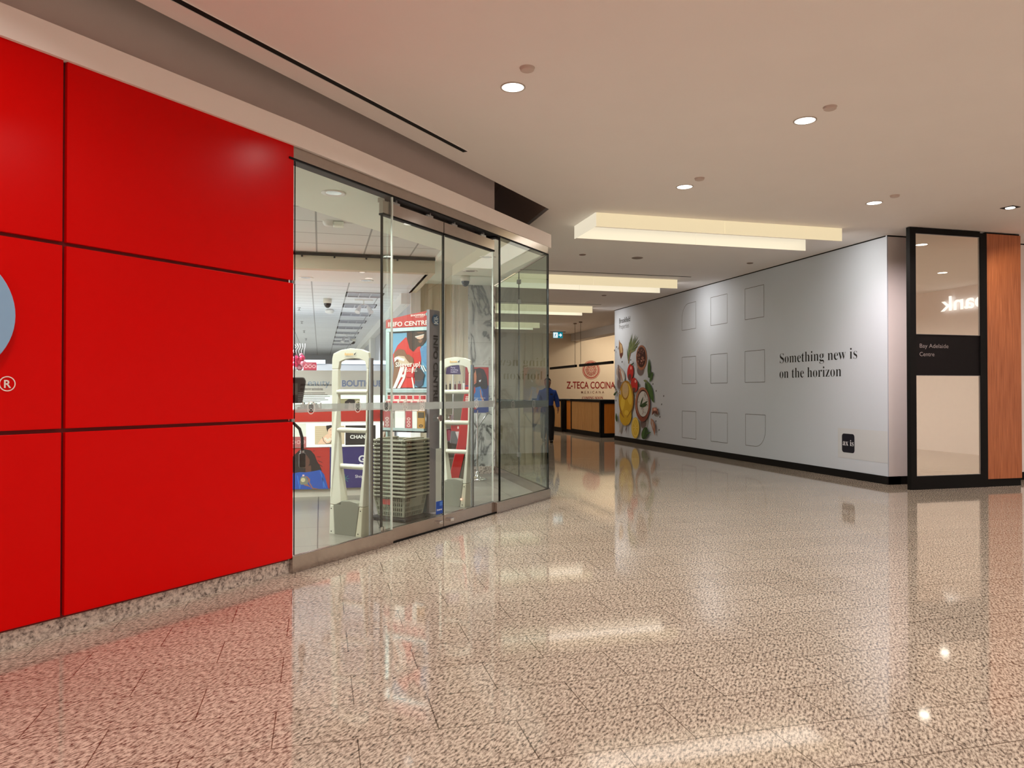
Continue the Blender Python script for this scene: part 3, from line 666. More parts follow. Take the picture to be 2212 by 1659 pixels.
for i, (x, y) in enumerate(spots):
    vis = i in dl_lab
    if vis or (x < 8 and y > 0) or i % 2 == 0:
        if vis: dlight(x, y, dl_lab[i], 'round concourse downlights')
        else: dlight(x, y, 'round concourse downlight outside the picture behind the viewer', 'round concourse downlights')
    area('downlight_lamp', (x, y, CEIL - .012), .15, DLP * (.62 if y > 7 else 1.06), (1, .965, .915), shape='DISK', spread=152)
cov = [(1.448, 5.121, 'round flat cover disc beside the large front downlight'), (4.068, 5.198, 'round flat cover disc beside the upper right downlight'), (4.038, 7.306, 'small flat cover disc behind the middle downlight'), (6.657, 7.357, 'faint flat cover disc beside the downlight near the pillar')]
for x, y, lb in cov:
    mb = MB(); mb.lathe([(0, -.022), (.044, -.022), (.05, -.018), (.05, -.003), (.056, -.002), (.056, 0)], n=24); o = place(mb.build('sprinkler_cover', mat('cover_paint', rgb(205, 188, 180), .6)), (x, y, CEIL))
    tag(o, lb, 'sprinkler cover', 'ceiling sprinkler covers')
for x, y, r, lb in ((4.35, 11.9, .06, 'small dark ceiling disc between the first two light coffers, nearest the glass corner'), (5.39, 11.95, .10, 'wider grey ceiling disc between the first two light coffers'), (7.6, 11.91, .06, 'small ceiling disc near the hoarding between the first two light coffers'), (6.71, 16.83, .06, 'small dark ceiling disc behind the second light coffer')):
    mb = MB(); mb.lathe([(0, -.012), (r * .8, -.012), (r, -.004), (r, 0)], n=20); tag(place(mb.build('ceiling_speaker', mat('speaker_grey', rgb(140, 124, 116), .7)), (x, y, CEIL)), lb, 'ceiling speaker', 'small ceiling discs over the corridor')
t = thing('adjustable_spotlight', 'small dark trimmed ceiling spotlight near the right edge', 'ceiling light', (8.52, 7.47, CEIL), 10)
mb = MB(); mb.box(-.08, .08, -.08, .08, -.006, 0); mb.build('black_trim', M_BLACK, t)
mb = MB(); mb.lathe([(0, -.012), (.05, -.012), (.055, -.006)], n=20); mb.build('lamp_lens', M_LAMP, t)
l = bpy.data.lights.new('spot_lamp', 'SPOT'); l.energy = 60; l.color = (1, .86, .62); l.spot_size = rad(62); l.spot_blend = .6; l.shadow_soft_size = .05
o = bpy.data.objects.new('spot_lamp', l); COL.objects.link(o); o.location = (8.75, 7.9, CEIL - .06)
o.rotation_euler = (Vector((12.4, 9.2, 1.4)) - o.location).to_track_quat('-Z', 'Y').to_euler()
l = bpy.data.lights.new('return_fill_spot', 'SPOT'); l.energy = 430; l.color = (1, .84, .82); l.spot_size = rad(62); l.spot_blend = 1.0; l.shadow_soft_size = .06  # added spot, tinted pink, only to brighten the wall return
o = bpy.data.objects.new('return_fill_spot', l); COL.objects.link(o); o.location = (6.67, 7.71, CEIL - .02)
o.rotation_euler = (Vector((8.8, 9.27, 1.7)) - o.location).to_track_quat('-Z', 'Y').to_euler()
# slot diffusers
a1, a2 = onz(384, 0, CEIL), onz(1006, 327.5, CEIL)
dv = (a2 - a1).normalized(); a1 = a1 - dv * 4; nv = Vector((-dv.y, dv.x, 0))
mb = MB(); Q = [a1 + nv * .028, a2 + nv * .028, a2 - nv * .028, a1 - nv * .028]; mb.slab([(p.x, p.y) for p in Q], CEIL - .003, CEIL - .0005, 0)
for k in (.030, -.034): 
    Q = [a1 + nv * k, a2 + nv * k, a2 + nv * (k + .004), a1 + nv * (k + .004)]; mb.slab([(p.x, p.y) for p in Q], CEIL - .007, CEIL - .0005, 1)
tag(mb.build('air_slot', [M_BLACK, M_CEIL]), 'long black linear air slot in the ceiling along the shopfront', 'ceiling vent', 'linear air slots')
for Y, lb in ((13.66, 'thin black air slot just in front of the second light coffer'), (18.65, 'thin black air slot in front of the third light coffer')):
    mb = MB(); mb.box(3.5, 7.35, Y - .02, Y + .02, CEIL - .004, CEIL - .0005); tag(mb.build('air_slot', M_BLACK), lb, 'ceiling vent', 'linear air slots')
# light coffers
cl = ['nearest glowing rectangular ceiling light coffer above the corridor', 'second glowing ceiling light coffer along the corridor', 'third glowing ceiling light coffer along the corridor', 'farthest small glowing ceiling light coffer']
for Y, lb in zip((9.045, 14.10, 19.1, 24.15), cl):
    t = thing('light_coffer', lb, 'ceiling light', (3.5, Y, CEIL), 0, 'glowing ceiling light coffers'); W = 3.77; D = .82; B = -.182
    for nm_, x0, x1 in (('front_panel', 0, W / 2 - .003), ('front_panel', W / 2 + .003, W)):
        mb = MB(); mb.box(x0, x1, 0, .012, B, 0); mb.build(nm_, M_OPAL, t)
    for x0, x1 in ((0, W / 2 - .003), (W / 2 + .003, W)):
        mb = MB(); mb.box(x0, x1, D, D + .012, B + .012, 0); mb.build('back_panel', M_OPAL2, t)
    mb = MB(); mb.box(-.012, 0, 0, D + .012, B, 0); mb.build('end_panel', M_OPAL2, t)
    area('coffer_lamp', (3.5 + W / 2, Y + D / 2, CEIL - .02), W - .1, 16 if Y < 16 else 30, (1, .93, .80), sy=D - .15)

# ================================================================== FOOD COUNTER AREA
def counter(name, label, P0, P1, ztop, n, grp, wood, base=.15):
    d = Vector((P1[0] - P0[0], P1[1] - P0[1], 0)); L = d.length; a = math.degrees(math.atan2(d.y, d.x))
    t = thing(name, label, 'counter', (P0[0], P0[1], 0), a, grp)
    mb = MB(); mb.box(0, L, -.02, .75, ztop - .075, ztop); mb.box(0, .07, -.012, .7, base, ztop - .07); mb.box(L - .10, L, -.012, .7, base, ztop - .07); mb.build('counter_frame', M_BLACK, t)
    mb = MB(); mb.box(0, L, -.01, .7, 0, base); mb.build('kick_board', M_BLACK, t)
    w = (L - .17) / n
    for k in range(n):
        mb = MB(); mb.box(.07 + k * w + .006, .07 + (k + 1) * w - .006, 0, .6, base, ztop - .075); mb.build('wood_panel', wood, t)
    return t
cg = 'wood and black food counters'
counter('food_counter', 'main oak and black food counter facing the corridor, under the sign', (8.19, 23.55), (8.215, 20.885), 1.145, 4, cg, M_WOODC)
counter('food_counter', 'darker brown end counter section beside the hoarding end', (8.24, 20.86), (13.5, 20.86), 1.10, 6, cg, M_WOODD, .13)
counter('food_counter', 'farther oak and black food counter behind the walking man', (8.02, 27.6), (8.09, 24.2), 1.13, 5, cg, M_WOODC)
mb = MB(); mb.box(8.25, 8.4, 23.58, 24.18, .1, 1.08, 0); mb.box(8.22, 8.4, 23.56, 24.2, 1.08, 1.11, 1); mb.box(8.22, 8.4, 23.56, 24.2, 0, .1, 1)
tag(mb.build('counter_gate', [M_WOODD, M_BLACK]), 'narrow wood gate between the two corridor food counters', 'counter gate')
for i, (ya, yb, yr, lb) in enumerate(((26.78, 23.86, 23.98, 'farther black linear pendant lamp over the food counter'), (23.50, 20.60, 23.42, 'nearer black linear pendant lamp over the food counter'))):
    t = thing('pendant_lamp', lb, 'pendant lamp', (8.49, (ya + yb) / 2, CEIL), 0, 'black linear pendant lamps'); h = (ya - yb) / 2; c = (ya + yb) / 2
    mb = MB(); mb.box(-.03, .03, -h, h, 2.235 - CEIL, 2.318 - CEIL); mb.build('lamp_bar', M_BLACK, t)
    mb = MB(); mb.box(-.022, .022, -h + .03, h - .03, 2.231 - CEIL, 2.235 - CEIL); mb.build('light_strip', mat('strip_diffuser', rgb(120, 110, 96), .5), t)
    for dy in ((yr - c),):
        mb = MB(); mb.cyl((0, dy, 2.31 - CEIL), (0, dy, -.02), .008, n=8); mb.cyl((0, dy, -.03), (0, dy, 0), .06, .06, 14); mb.build('suspension_rod', mat('rod_brown', rgb(110, 92, 76), .5), t)
    area('pendant_light', (8.49, c, 2.22), .05, 24, (1, .88, .70), sy=2.8, spread=130)
for x in (11.0, 12.2, 13.4):
    area('kitchen_wash', (x, 26.9, CEIL - .03), .3, 30, (1, .88, .70), rot=(rad(20), 0, 0))
for k, Y in enumerate((9.45, 14.5, 19.5, 24.56)):
    o = area('coffer_end_fill', (7.24, Y, CEIL - .07), .6, 10, (1, .94, .86), sy=.12, spread=130); o.rotation_euler = Vector((1, 0, -.9)).to_track_quat('-Z', 'X').to_euler()  # added light inside the open coffer ends, throws scallops on the hoarding
# restaurant wall sign
zt = thing('restaurant_sign', 'dark red restaurant lettering and round sun emblem on the beige end wall', 'sign', (0, 28.5, 0))
M_DRED = mat('sign_dark_red', rgb(140, 22, 18), .5); M_ROSE = mat('sign_rose', rgb(168, 74, 62), .5)
mb = MB(); mb.text('Z-TECA COCINA', 9.727, 1.522, .40, -.004, 0, .016, width=2.12); mb.build('sign_lettering', M_DRED, zt)
mb = MB(); mb.text('MEXICANA', 10.347, 1.315, .148, -.004, 0, .007, space=1.9, width=1.0); mb.build('small_lettering', mat('sign_brown', rgb(120, 64, 40), .5), zt)
mb = MB(); mb.text(serif('COMING SOON'), 10.387, 1.075, .165, -.004, 0, .004, width=.92); mb.build('notice_lettering', M_DRED, zt)
mb = MB(); cx, cz = 10.79, 2.285
for r, w in ((.385, .022), (.345, .05), (.262, .014), (.12, .02)): mb.ring(cx, cz, r, r, w, -.004, 0)
for k in range(16):
    a = k * math.pi / 8; r0, r1 = (.10, .255) if k % 2 == 0 else (.13, .235)
    p = lambda r, t: (cx + r * math.cos(t), cz + r * math.sin(t))
    mb.poly([p(r0, a - .19), p(r1, a), p(r0, a + .19)], .017, -.004, 0)
    mb.ring(*p(.20, a + .196), .03, .03, .013, -.004, 0, n=10)
for k in range(8): mb.ell(cx + .05 * math.cos(k * .785), cz + .05 * math.sin(k * .785), .022, .022, -.005, 0, n=8)
mb.build('sun_emblem', M_ROSE, zt)
# exit sign
ec = onz(1205, 716.5, CEIL)
xs_ = thing('exit_sign', 'small glowing blue-green exit sign hanging from the corridor ceiling', 'sign', (ec.x, ec.y, CEIL), -8)
mb = MB(); mb.box(-.30, .30, -.06, .06, -.02, 0); mb.build('mounting_plate', mat('plate_brown', rgb(110, 84, 70), .5), xs_)
mb = MB(); mb.box(-.19, .19, -.02, .02, -.25, -.02); mb.build('sign_body', mat('exit_teal', rgb(20, 130, 150), .4, emis=rgb(10, 130, 150), es=.8), xs_)
mb = MB(); y = -.023
mb.rect(-.185, -.01, -.235, -.035, y, 1)
mb.ell(-.075, -.075, .016, .016, y - .001, 0, n=10); mb.line((-.085, -.09), (-.105, -.15), .026, y - .001); mb.line((-.105, -.15), (-.14, -.205), .02, y - .001); mb.line((-.10, -.15), (-.07, -.18), .02, y - .001); mb.line((-.07, -.18), (-.075, -.215), .018, y - .001)
mb.line((-.085, -.10), (-.05, -.125), .015, y - .001); mb.line((-.09, -.10), (-.13, -.125), .015, y - .001); mb.rect(-.175, -.16, -.225, -.05, y - .001, 0)
mb.line((.03, -.135), (.13, -.135), .03, y, 1); mb.poly([(.09, -.08), (.145, -.135), (.09, -.19)], .03, y, 1)
mb.build('exit_symbols', [mat('exit_teal2', rgb(10, 120, 150), .4, emis=rgb(10, 120, 150), es=.9), mat('exit_white', (1, 1, 1, 1), .4, emis=(.85, 1, 1, 1), es=1.0)], xs_)

# ================================================================== SHOP FITTINGS
def shoplight(x, y, z, lb, r=.09):
    t = thing('shop_downlight', lb, 'ceiling light', (x, y, z), 0, 'recessed shop downlights')
    mb = MB(); mb.lathe([(r + .02, 0), (r + .02, -.006), (r, -.008), (r * .75, -.002)], n=26); mb.build('trim_ring', mat('ring_white', rgb(235, 235, 230), .3), t)
    mb = MB(); mb.lathe([(r * .98, -.004), (r * .6, -.0015), (0, -.001)], n=26); mb.build('reflector', mat('reflector', rgb(190, 192, 190), .2, .8), t)
shoplight(.114, 6.87, 3.205, 'round shop downlight with silver reflector, nearest the red wall')
shoplight(2.17, 10.81, 3.205, 'silver shop downlight near the marble pier'); shoplight(2.17, 9.63, 3.205, 'silver shop downlight above the right door leaf')
shoplight(-.205, 11.0, 3.04, 'oval shop downlight on the white ceiling strip nearest the red wall'); shoplight(.65, 11.05, 3.04, 'oval shop downlight in the middle of the white ceiling strip')
for x, y in ((.114, 6.87), (2.17, 10.81), (2.17, 9.63), (1.1, 8.2), (-1.2, 5.4)): area('shop_lamp', (x, y, 3.19), .16, 24, (1, .97, .9), shape='DISK', spread=125)
for x in (-3.0, -1.5): area('shop_fill_light', (x, 8.4, 3.25), 1.1, 150, (.97, 1, .95), sy=1.6)  # unseen fill lights without fittings, added to brighten the shop entrance
ty = [12.65, 14.3, 15.9, 17.6, 19.3, 21.0, 22.75, 24.4, 26.2]
ordn = ['nearest', 'second', 'third', 'fourth', 'fifth', 'sixth', 'seventh', 'eighth', 'farthest']
tr0 = None
for i, Y in enumerate(ty):
    lb = '%s fluorescent troffer in the row on the deep shop ceiling' % ordn[i]
    if tr0 is None:
        tr0 = thing('troffer_light', lb, 'ceiling light', (.72, Y, 3.04), 0, 'ceiling troffers deep in the shop')
        mb = MB(); mb.box(-.29, .29, -.26, .26, -.006, -.001, 0); mb.build('troffer_tray', mat('louvre_grey', rgb(150, 152, 164), .35), tr0)
        mb = MB()
        for x in (-.29, -.1, .09, .272): mb.box(x, x + .018, -.26, .26, -.022, -.005)
        mb.box(-.29, .29, -.27, -.255, -.022, -.004); mb.box(-.29, .29, .255, .27, -.022, -.004); mb.build('louvre', mat('louvre_edge', rgb(190, 192, 202), .4), tr0)
        for xe in (-.31, .29):
            mb = MB(); mb.box(xe, xe + .02, -.26, .26, -.02, -.002); mb.build('end_cap', M_BLACK, tr0)
    else: dup(tr0, (.72, Y, 3.04), None, lb)
for Y in (11.9, 14.6, 18.5, 22.7, 27.5):
    for X in (-3.0, -1.5): area('grid_ceiling_lamp', (X, Y, 3.02), 1.2, 190, (.96, .98, 1), sy=.5, spread=140)  # unseen lamps without fixtures, added left of view to light the shop
    area('grid_ceiling_lamp', (.72, Y, 3.01), .5, 34, (.96, .98, 1), sy=.5, spread=112)
def domecam(x, y, z, lb, r=.075):
    t = thing('security_camera', lb, 'security camera', (x, y, z), 0, 'dome security cameras')
    mb = MB(); mb.lathe([(0, 0), (r, 0), (r, -.07), (r * .86, -.085)], n=22); mb.build('camera_body', mat('camera_cream', rgb(224, 220, 208), .4), t)
    mb = MB(); mb.lathe([(r * .86, -.083), (r * .8, -.115), (r * .55, -.15), (r * .2, -.165), (0, -.167)], n=22); mb.build('camera_dome', mat('smoked_dome', rgb(28, 24, 22), .1), t)
domecam(2.19, 11.3, 3.205, 'white and black dome camera beside the marble pier')
domecam(.12, 13.4, 3.04, 'dome camera on the grid ceiling left of the troffer row'); domecam(.98, 23.5, 3.04, 'tiny dome camera far back near the shop side wall', .09)
p = onz(710, 478, 3.262)
t = thing('smoke_detector', 'white smoke detector on the entrance ceiling tiles', 'smoke detector', (p.x, p.y, 3.262))
mb = MB(); mb.lathe([(0, -.05), (.045, -.05), (.06, -.03), (.065, 0)], n=20); mb.build('detector_body', M_SWHITE, t); mb = MB(); mb.box(.05, .16, -.05, .05, -.055, -.004); mb.build('detector_box', M_SOFFIT, t, bevel=.006)
p = onz(712, 668, 3.04)
mb = MB(); mb.lathe([(0, -.09), (.05, -.085), (.085, -.06), (.09, -.02), (.06, 0)], n=20); tag(place(mb.build('ceiling_sensor', M_SWHITE), (p.x, p.y, 3.04)), 'round white ceiling sensor just behind the left dome camera', 'sensor')
def tracklamp(px, py, lb, s=1.0):
    p = onz(px, py, 3.04); t = thing('twin_spot_lamp', lb, 'ceiling light', (p.x, p.y, 3.04))
    mb = MB(); mb.box(-.16 * s, .16 * s, -.02, .02, -.02, 0); mb.cyl((0, 0, -.02), (0, 0, -.1 * s), .012, n=8); mb.build('lamp_base', M_SWHITE, t)
    for sx in (-1, 1):
        mb = MB(); mb.tube([(0, 0, -.08 * s), (sx * .07 * s, -.03, -.11 * s), (sx * .09 * s, -.04, -.16 * s)], .01 * s, 8); mb.cyl((sx * .07 * s, -.03, -.13 * s), (sx * .12 * s, -.1 * s, -.24 * s), .03 * s, .05 * s, 14); mb.build('spot_head', mat('spot_white', rgb(226, 226, 230), .4), t)
tracklamp(786, 647, 'twin-headed white spot lamp among the nearer troffers'); tracklamp(749, 721, 'small twin spot lamp among the farther troffers')
for k, (px, py) in enumerate(((646, 664), (652, 694), (657, 714), (661, 731))):
    p = onz(px, py, 3.04); mb = MB(); mb.lathe([(.035, 0), (.03, -.012), (.008, -.02), (.008, -.05), (.03, -.055), (.03, -.06), (0, -.06)], n=12)
    tag(place(mb.build('ceiling_sprinkler', M_STEEL), (p.x, p.y, 3.04)), '%s small sprinkler head along the left of the shop ceiling' % ('nearest', 'second', 'third', 'farthest')[k], 'sprinkler', 'shop sprinkler heads')

# --- cosmetics counter with posters (front at Y=10.1)
ct = thing('cosmetics_counter', 'low red, white and navy cosmetics counter just inside the shop', 'counter', (0, 10.1, 0))
def cz(x, y): p = ony(x, y, 10.1); return (p.x, p.z)
mb = MB(); mb.box(-1.6, .98, 0, .6, .12, 1.12); mb.build('counter_body', M_SWHITE, ct)
mb = MB(); mb.box(-1.6, .98, .02, .6, .004, .12); mb.build('counter_plinth', mat('plinth_grey', rgb(196, 190, 178), .6), ct)
mb = MB(); mb.box(-1.62, 1.0, -.03, .62, 1.0, 1.15, 0)
for k in range(3): mb.ell(.72 + .1 * k, 1.08, .055, .055, -.031, 1)
mb.build('red_top_band', [mat('counter_red', rgb(178, 44, 34), .35), mat('counter_red2', rgb(160, 34, 30), .35)], ct)
mb = MB(); mb.box(-1.58, .96, -.012, 0, .665, .995); mb.build('light_box', mat('lightbox_white', (1, 1, 1, 1), .4, emis=(1, .98, .93, 1), es=.55), ct)
mb = MB(); y = -.016
x0, z1 = cz(680, 920); x1, z0 = cz(744, 959)
mb.rect(x0, x1, z0, z1, y, 0)
def cp(zx, zy): return cz(640 + zx / 8.3, 880 + zy / 8.3)
for k in range(9): mb.line(cp(345, 350 + k * 34), cp(640, 335 + k * 34), .003, y - .0006, 6)
mb.flat([cp(560, 370), cp(640, 330), cp(690, 360), cp(690, 480), cp(640, 530), cp(580, 520)], y - .001, 1)
mb.flat([cp(560, 470), cp(620, 530), cp(640, 600), cp(560, 655), cp(380, 655), cp(450, 560)], y - .0012, 1)
mb.flat([cp(535, 325), cp(620, 315), cp(690, 330), cp(640, 350), cp(575, 390), cp(560, 440), cp(540, 380)], y - .0016, 2)
mb.poly([cp(470, 530), cp(490, 600), cp(540, 650), cp(610, 640), cp(640, 570)], .006, y - .0018, 2); mb.ell(*cp(560, 590), .02, .02, y - .0017, 3); mb.ell(*cp(600, 570), .017, .02, y - .0019, 3); mb.ell(*cp(525, 560), .016, .016, y - .0017, 3)
mb.line(cp(600, 405), cp(625, 400), .004, y - .002, 2); mb.ell(*cp(625, 490), .006, .003, y - .002, 4)
mb.build('portrait_poster', [pal(214, 196, 166), pal(240, 200, 172), pal(26, 22, 22), pal(236, 228, 210), pal(170, 50, 50), pal(0, 0, 0), pal(188, 168, 138)], ct)
x0, z1 = cz(746, 919); x1, z0 = cz(811, 960)
mb = MB(); mb.rect(x0, x1, z0, z1, y, 0); mb.text('CHANEL', x0 + .06, z0 + .085, .066, y - .002, 1, .03, width=.27); mb.build('brand_panel', [pal(30, 28, 28), pal(240, 240, 236)], ct)
x0, z1 = cz(640, 915); x1, z0 = cz(661, 966)
mb = MB(); mb.rect(x0 - .1, x1, z0, z1, y, 0); mb.rect(x0 - .1, x1 + .004, z0, z0 + .14, y - .001, 1)
for k in range(3): mb.ring(x0 - .03 + k * .06, z0 + .07, .024, .024, .007, y - .002, 2, n=14)
mb.build('gift_display', [pal(224, 226, 216), pal(170, 96, 96), pal(220, 190, 186)], ct)
x0, z1 = cz(823, 919); x1, z0 = cz(850, 960)
mb = MB(); mb.rect(x0, x1, z0, z1, y, 0); mb.line((x0 + .03, z0 + .05), (x0 + .07, z1 - .06), .02, y - .001, 1); mb.line((x0 + .02, z1 - .08), (x0 + .12, z1 - .05), .014, y - .001, 1); mb.rect(x0 + .1, x0 + .15, z0 + .1, z0 + .2, y - .001, 2)
mb.build('bottle_poster', [pal(226, 206, 196), pal(120, 70, 40), pal(190, 180, 60)], ct)
# front posters
xl, zt_ = cz(640, 967.5); xr, zb_ = cz(712, 1055)
mb = MB(); mb.rect(xl - .55, xr, zb_, zt_, -.004, 0)
def wp(zx, zy): return cp(zx, zy)
y = -.006
mb.flat([wp(50, 770), wp(140, 745), wp(260, 770), wp(330, 850), wp(370, 960), wp(420, 1040), wp(460, 1130), wp(400, 1160), wp(200, 1190), wp(40, 1190), wp(-120, 1150), wp(-80, 900)], y, 1)
for q in ((370, 880, 440, 890), (380, 950, 470, 990), (390, 1010, 470, 1060), (300, 790, 330, 770)): mb.line(wp(q[0], q[1]), wp(q[2], q[3]), .006, y, 1)
mb.flat([wp(170, 1060), wp(265, 1040), wp(270, 1160), wp(160, 1180)], y - .001, 2)
mb.flat([wp(60, 860), wp(110, 835), wp(180, 850), wp(240, 930), wp(240, 1010), wp(190, 1085), wp(120, 1090), wp(70, 1040), wp(48, 950)], y - .0014, 2)
mb.flat([wp(90, 1020), wp(165, 990), wp(160, 1020), wp(115, 1040)], y - .0018, 3); mb.line(wp(75, 925), wp(100, 915), .005, y - .0018, 1); mb.line(wp(130, 910), wp(165, 905), .005, y - .0018, 1); mb.line(wp(100, 935), wp(92, 985), .006, y - .0018, 5)
mb.flat([wp(-150, 1200), wp(60, 1160), wp(160, 1165), wp(270, 1150), wp(430, 1120), wp(500, 1200), wp(575, 1460), wp(-150, 1470)], y - .0016, 4)
for a in ((430, 1140, 520, 1440), (470, 1250, 490, 1440), (20, 1220, 60, 1450), (110, 1230, 60, 1460)): mb.line(wp(a[0], a[1]), wp(a[2], a[3]), .01, y - .002, 6)
mb.flat([wp(290, 1460), wp(200, 1370), wp(130, 1380), wp(150, 1400), wp(230, 1420), wp(300, 1462), wp(420, 1462), wp(300, 1440), wp(240, 1340), wp(250, 1290), wp(200, 1240), wp(150, 1220), wp(200, 1270), wp(220, 1340)], y - .0024, 5)
mb.flat([wp(75, 1270), wp(90, 1240), wp(170, 1240), wp(215, 1320), wp(200, 1380), wp(80, 1385), wp(60, 1340)], y - .0028, 7); mb.ell(*wp(122, 1300), .028, .028, y - .0032, 8); mb.rect(wp(110, 1235)[0], wp(145, 1235)[0], wp(110, 1235)[1], wp(110, 1205)[1], y - .0032, 9)
mb.build('portrait_panel', [pal(172, 44, 36), pal(34, 26, 26), pal(92, 58, 46), pal(240, 232, 226), pal(32, 78, 168), pal(150, 96, 76), pal(56, 118, 206), pal(122, 124, 108), pal(196, 186, 150), pal(226, 188, 180)], ct)
x0 = xr + .002; x1 = .975
mb = MB(); mb.rect(x0, x1, zb_, zt_, -.004, 0); gx, gz = cz(774, 998)
mb.text('GIFT', gx, gz, .125, -.006, 1, .03); mb.text('BAR', cz(776, 1013)[0], cz(776, 1012)[1], .09, -.006, 1, .03); mb.text('Shop now', cz(767, 1032)[0], cz(767, 1032)[1], .055, -.006, 1, .006)
sx, sz = cz(745, 1034)
for k in range(8): mb.line((sx, sz), (sx + .06 * math.cos(k * .785), sz + .06 * math.sin(k * .785)), .004, -.006, 2)
for k in range(5): mb.line((x0 + .02, zb_ + .04 + .03 * k), (x0 + .05, zb_ + .05 + .04 * k), .005, -.006, 3)
mb.build('navy_panel', [pal(46, 40, 104), pal(226, 226, 234), pal(70, 160, 140), pal(190, 60, 80)], ct)

# --- beauty gondola with lettering, Y=14.5
gd = thing('beauty_display', 'tall grey beauty display unit with blue lettering and lit niche', 'display', (0, 14.5, 0))
mb = MB(); mb.box(-2.6, 1.28, 0, .5, .004, .9, 0); mb.box(-2.6, 1.28, .35, .5, .9, 1.33, 0); mb.box(-2.6, 1.28, 0, .5, 1.33, 1.80, 1); mb.build('unit_body', [M_SWHITE, mat('unit_grey', rgb(176, 172, 162), .6)], gd)
mb = MB(); mb.box(-2.55, 1.24, .33, .35, .92, 1.325); mb.build('lit_niche', mat('niche_glow', (1, 1, 1, 1), .5, emis=(.82, 1, .84, 1), es=.85), gd)
mb = MB(); M_ = lambda x, y: (ony(x, y, 14.5).x, ony(x, y, 14.5).z)
xa, zc = M_(664, 833.5); mb.text('b', xa - .145, zc, .185, -.004, 0, .0); mb.text('eauty', xa, zc, .185, -.004, 0, .0, width=.405)
xb, zc2 = M_(738, 834.5); mb.text('BOUTIQUE', xb, zc2, .165, -.004, 1, .028, width=.76); mb.build('unit_lettering', [pal(112, 130, 146), pal(98, 112, 140)], gd)
mb = MB(); x0, z1 = M_(731, 862); x1, z0 = M_(779, 890); mb.box(x0, x1, .3, .32, z0 - .1, z1, 0); 
mb.flat([M_(745, 890), M_(746, 868), M_(755, 862), M_(768, 864), M_(770, 890)], .298, 1); mb.flat([M_(751, 890), M_(756, 870), M_(764, 876), M_(766, 890)], .296, 2); mb.build('niche_poster', [pal(178, 170, 130), pal(24, 20, 20), pal(226, 186, 170)], gd)
mb = MB()
for k in range(16): 
    x = -.42 + k * .028; h = random.uniform(.06, .2); mb.box(x, x + .024, .15, .2, 1.13 - .22, 1.13 - .22 + h + .1, k % 4)
mb.build('bottle_row', [pal(60, 56, 60), pal(120, 60, 66), pal(96, 96, 96), pal(150, 130, 120)], gd)
# back unit with blue light strip
bu = thing('back_display', 'grey display unit with a glowing pale blue light strip, behind the beauty display', 'display', (0, 15.6, 0))
mb = MB(); mb.box(-2.6, 1.35, 0, .3, .004, 1.965); mb.build('unit_body', M_SGREY, bu)
for x0, x1 in ((-2.5, .10), (.28, 1.34)):
    mb = MB(); mb.box(x0, x1, -.02, .2, 1.968, 2.045); mb.build('light_strip', mat('blue_strip', (1, 1, 1, 1), .5, emis=(.50, .70, 1, 1), es=.95), bu)
# festive bunch and red offer sign on top of the unit
bn = thing('balloon_bunch', 'bunch of crimson and grey balls with silver ribbon above the beauty display', 'decoration', (-.385, 14.72, 1.80))
for k, (x, z, r, c) in enumerate(((0, .17, .07, 0), (-.07, .22, .07, 0), (.07, .13, .065, 1), (.0, .06, .06, 1), (-.08, .12, .07, 0), (.05, .24, .055, 0), (.03, .30, .04, 1), (-.1, .05, .06, 2))):
    mb = MB(); mb.ball((x, -.02 * (k % 3), z), r, r, r, 14); mb.build('ball', [mat('ball_crimson', rgb(170, 30, 70), .25), mat('ball_mauve', rgb(150, 96, 110), .25), mat('ball_silver', rgb(190, 184, 190), .2)][c], bn)
mb = MB()
for k in range(5): mb.tube([(-.08 + .04 * k, 0, .28), (-.12 + .05 * k, .01, .38), (-.06 + .04 * k, 0, .46), (-.10 + .05 * k, 0, .52)], .005, 6)
mb.build('ribbon', mat('ribbon_white', rgb(235, 235, 238), .4), bn)
sg2 = thing('offer_sign', 'small crimson offer card with three white rings, above the beauty display', 'sign', (-.19, 14.55, 1.80))
mb = MB(); mb.box(-.12, .12, 0, .02, 0, .155); mb.build('card', mat('card_crimson', rgb(190, 60, 84), .5), sg2)
mb = MB()
for k in range(3): mb.ring(-.072 + .072 * k, .078, .032, .032, .01, -.002, 0, n=18)
mb.rect(-.1, .04, .122, .128, -.002); mb.rect(-.12, .12, 0, .016, -.002, 1); mb.build('card_print', [pal(244, 224, 226), pal(150, 40, 66)], sg2)

# --- till screen and handset by the left glass
ts = thing('till_screen', 'dark tilted till screen at the edge of the red wall behind the glass', 'screen', (-.235, 6.52, 0), -5)
mb = MB(); mb.plate([(-.20, 1.30), (.085, 1.30), (.115, 1.49), (.10, 1.52), (-.20, 1.52)], 0, .05); mb.build('screen_body', mat('till_black', rgb(26, 24, 22), .35), ts, bevel=.01)
mb = MB(); mb.cyl((-.24, .06, 0), (-.24, .06, 1.40), .03, .03, 14); mb.cyl((-.24, .06, 1.40), (-.12, .04, 1.40), .025, n=12); mb.lathe([(0, 0), (.14, 0), (.14, .02), (.05, .04)], -.24, .06); mb.build('screen_stand', M_BLACK, ts)
mb = MB(); mb.box(-.17, .05, -.002, 0, 1.37, 1.47); mb.build('screen_glass', mat('screen_grey', rgb(96, 96, 88), .2), ts)
hs = thing('handset_stand', 'black curved gooseneck handset on a post beside the red wall edge inside the shop', 'stand', (-.22, 6.54, 0), 0)
mb = MB(); mb.tube([(-.16, 0, 1.05), (-.14, 0, 1.11), (-.07, 0, 1.145), (.0, 0, 1.13), (.05, 0, 1.08), (.072, 0, 1.0), (.072, 0, .885)], .013, 10); mb.build('gooseneck', M_BLACK, hs)
mb = MB(); mb.box(.045, .10, -.03, .03, .75, .875); mb.build('handle_grip', M_BLACKG, hs, bevel=.012)
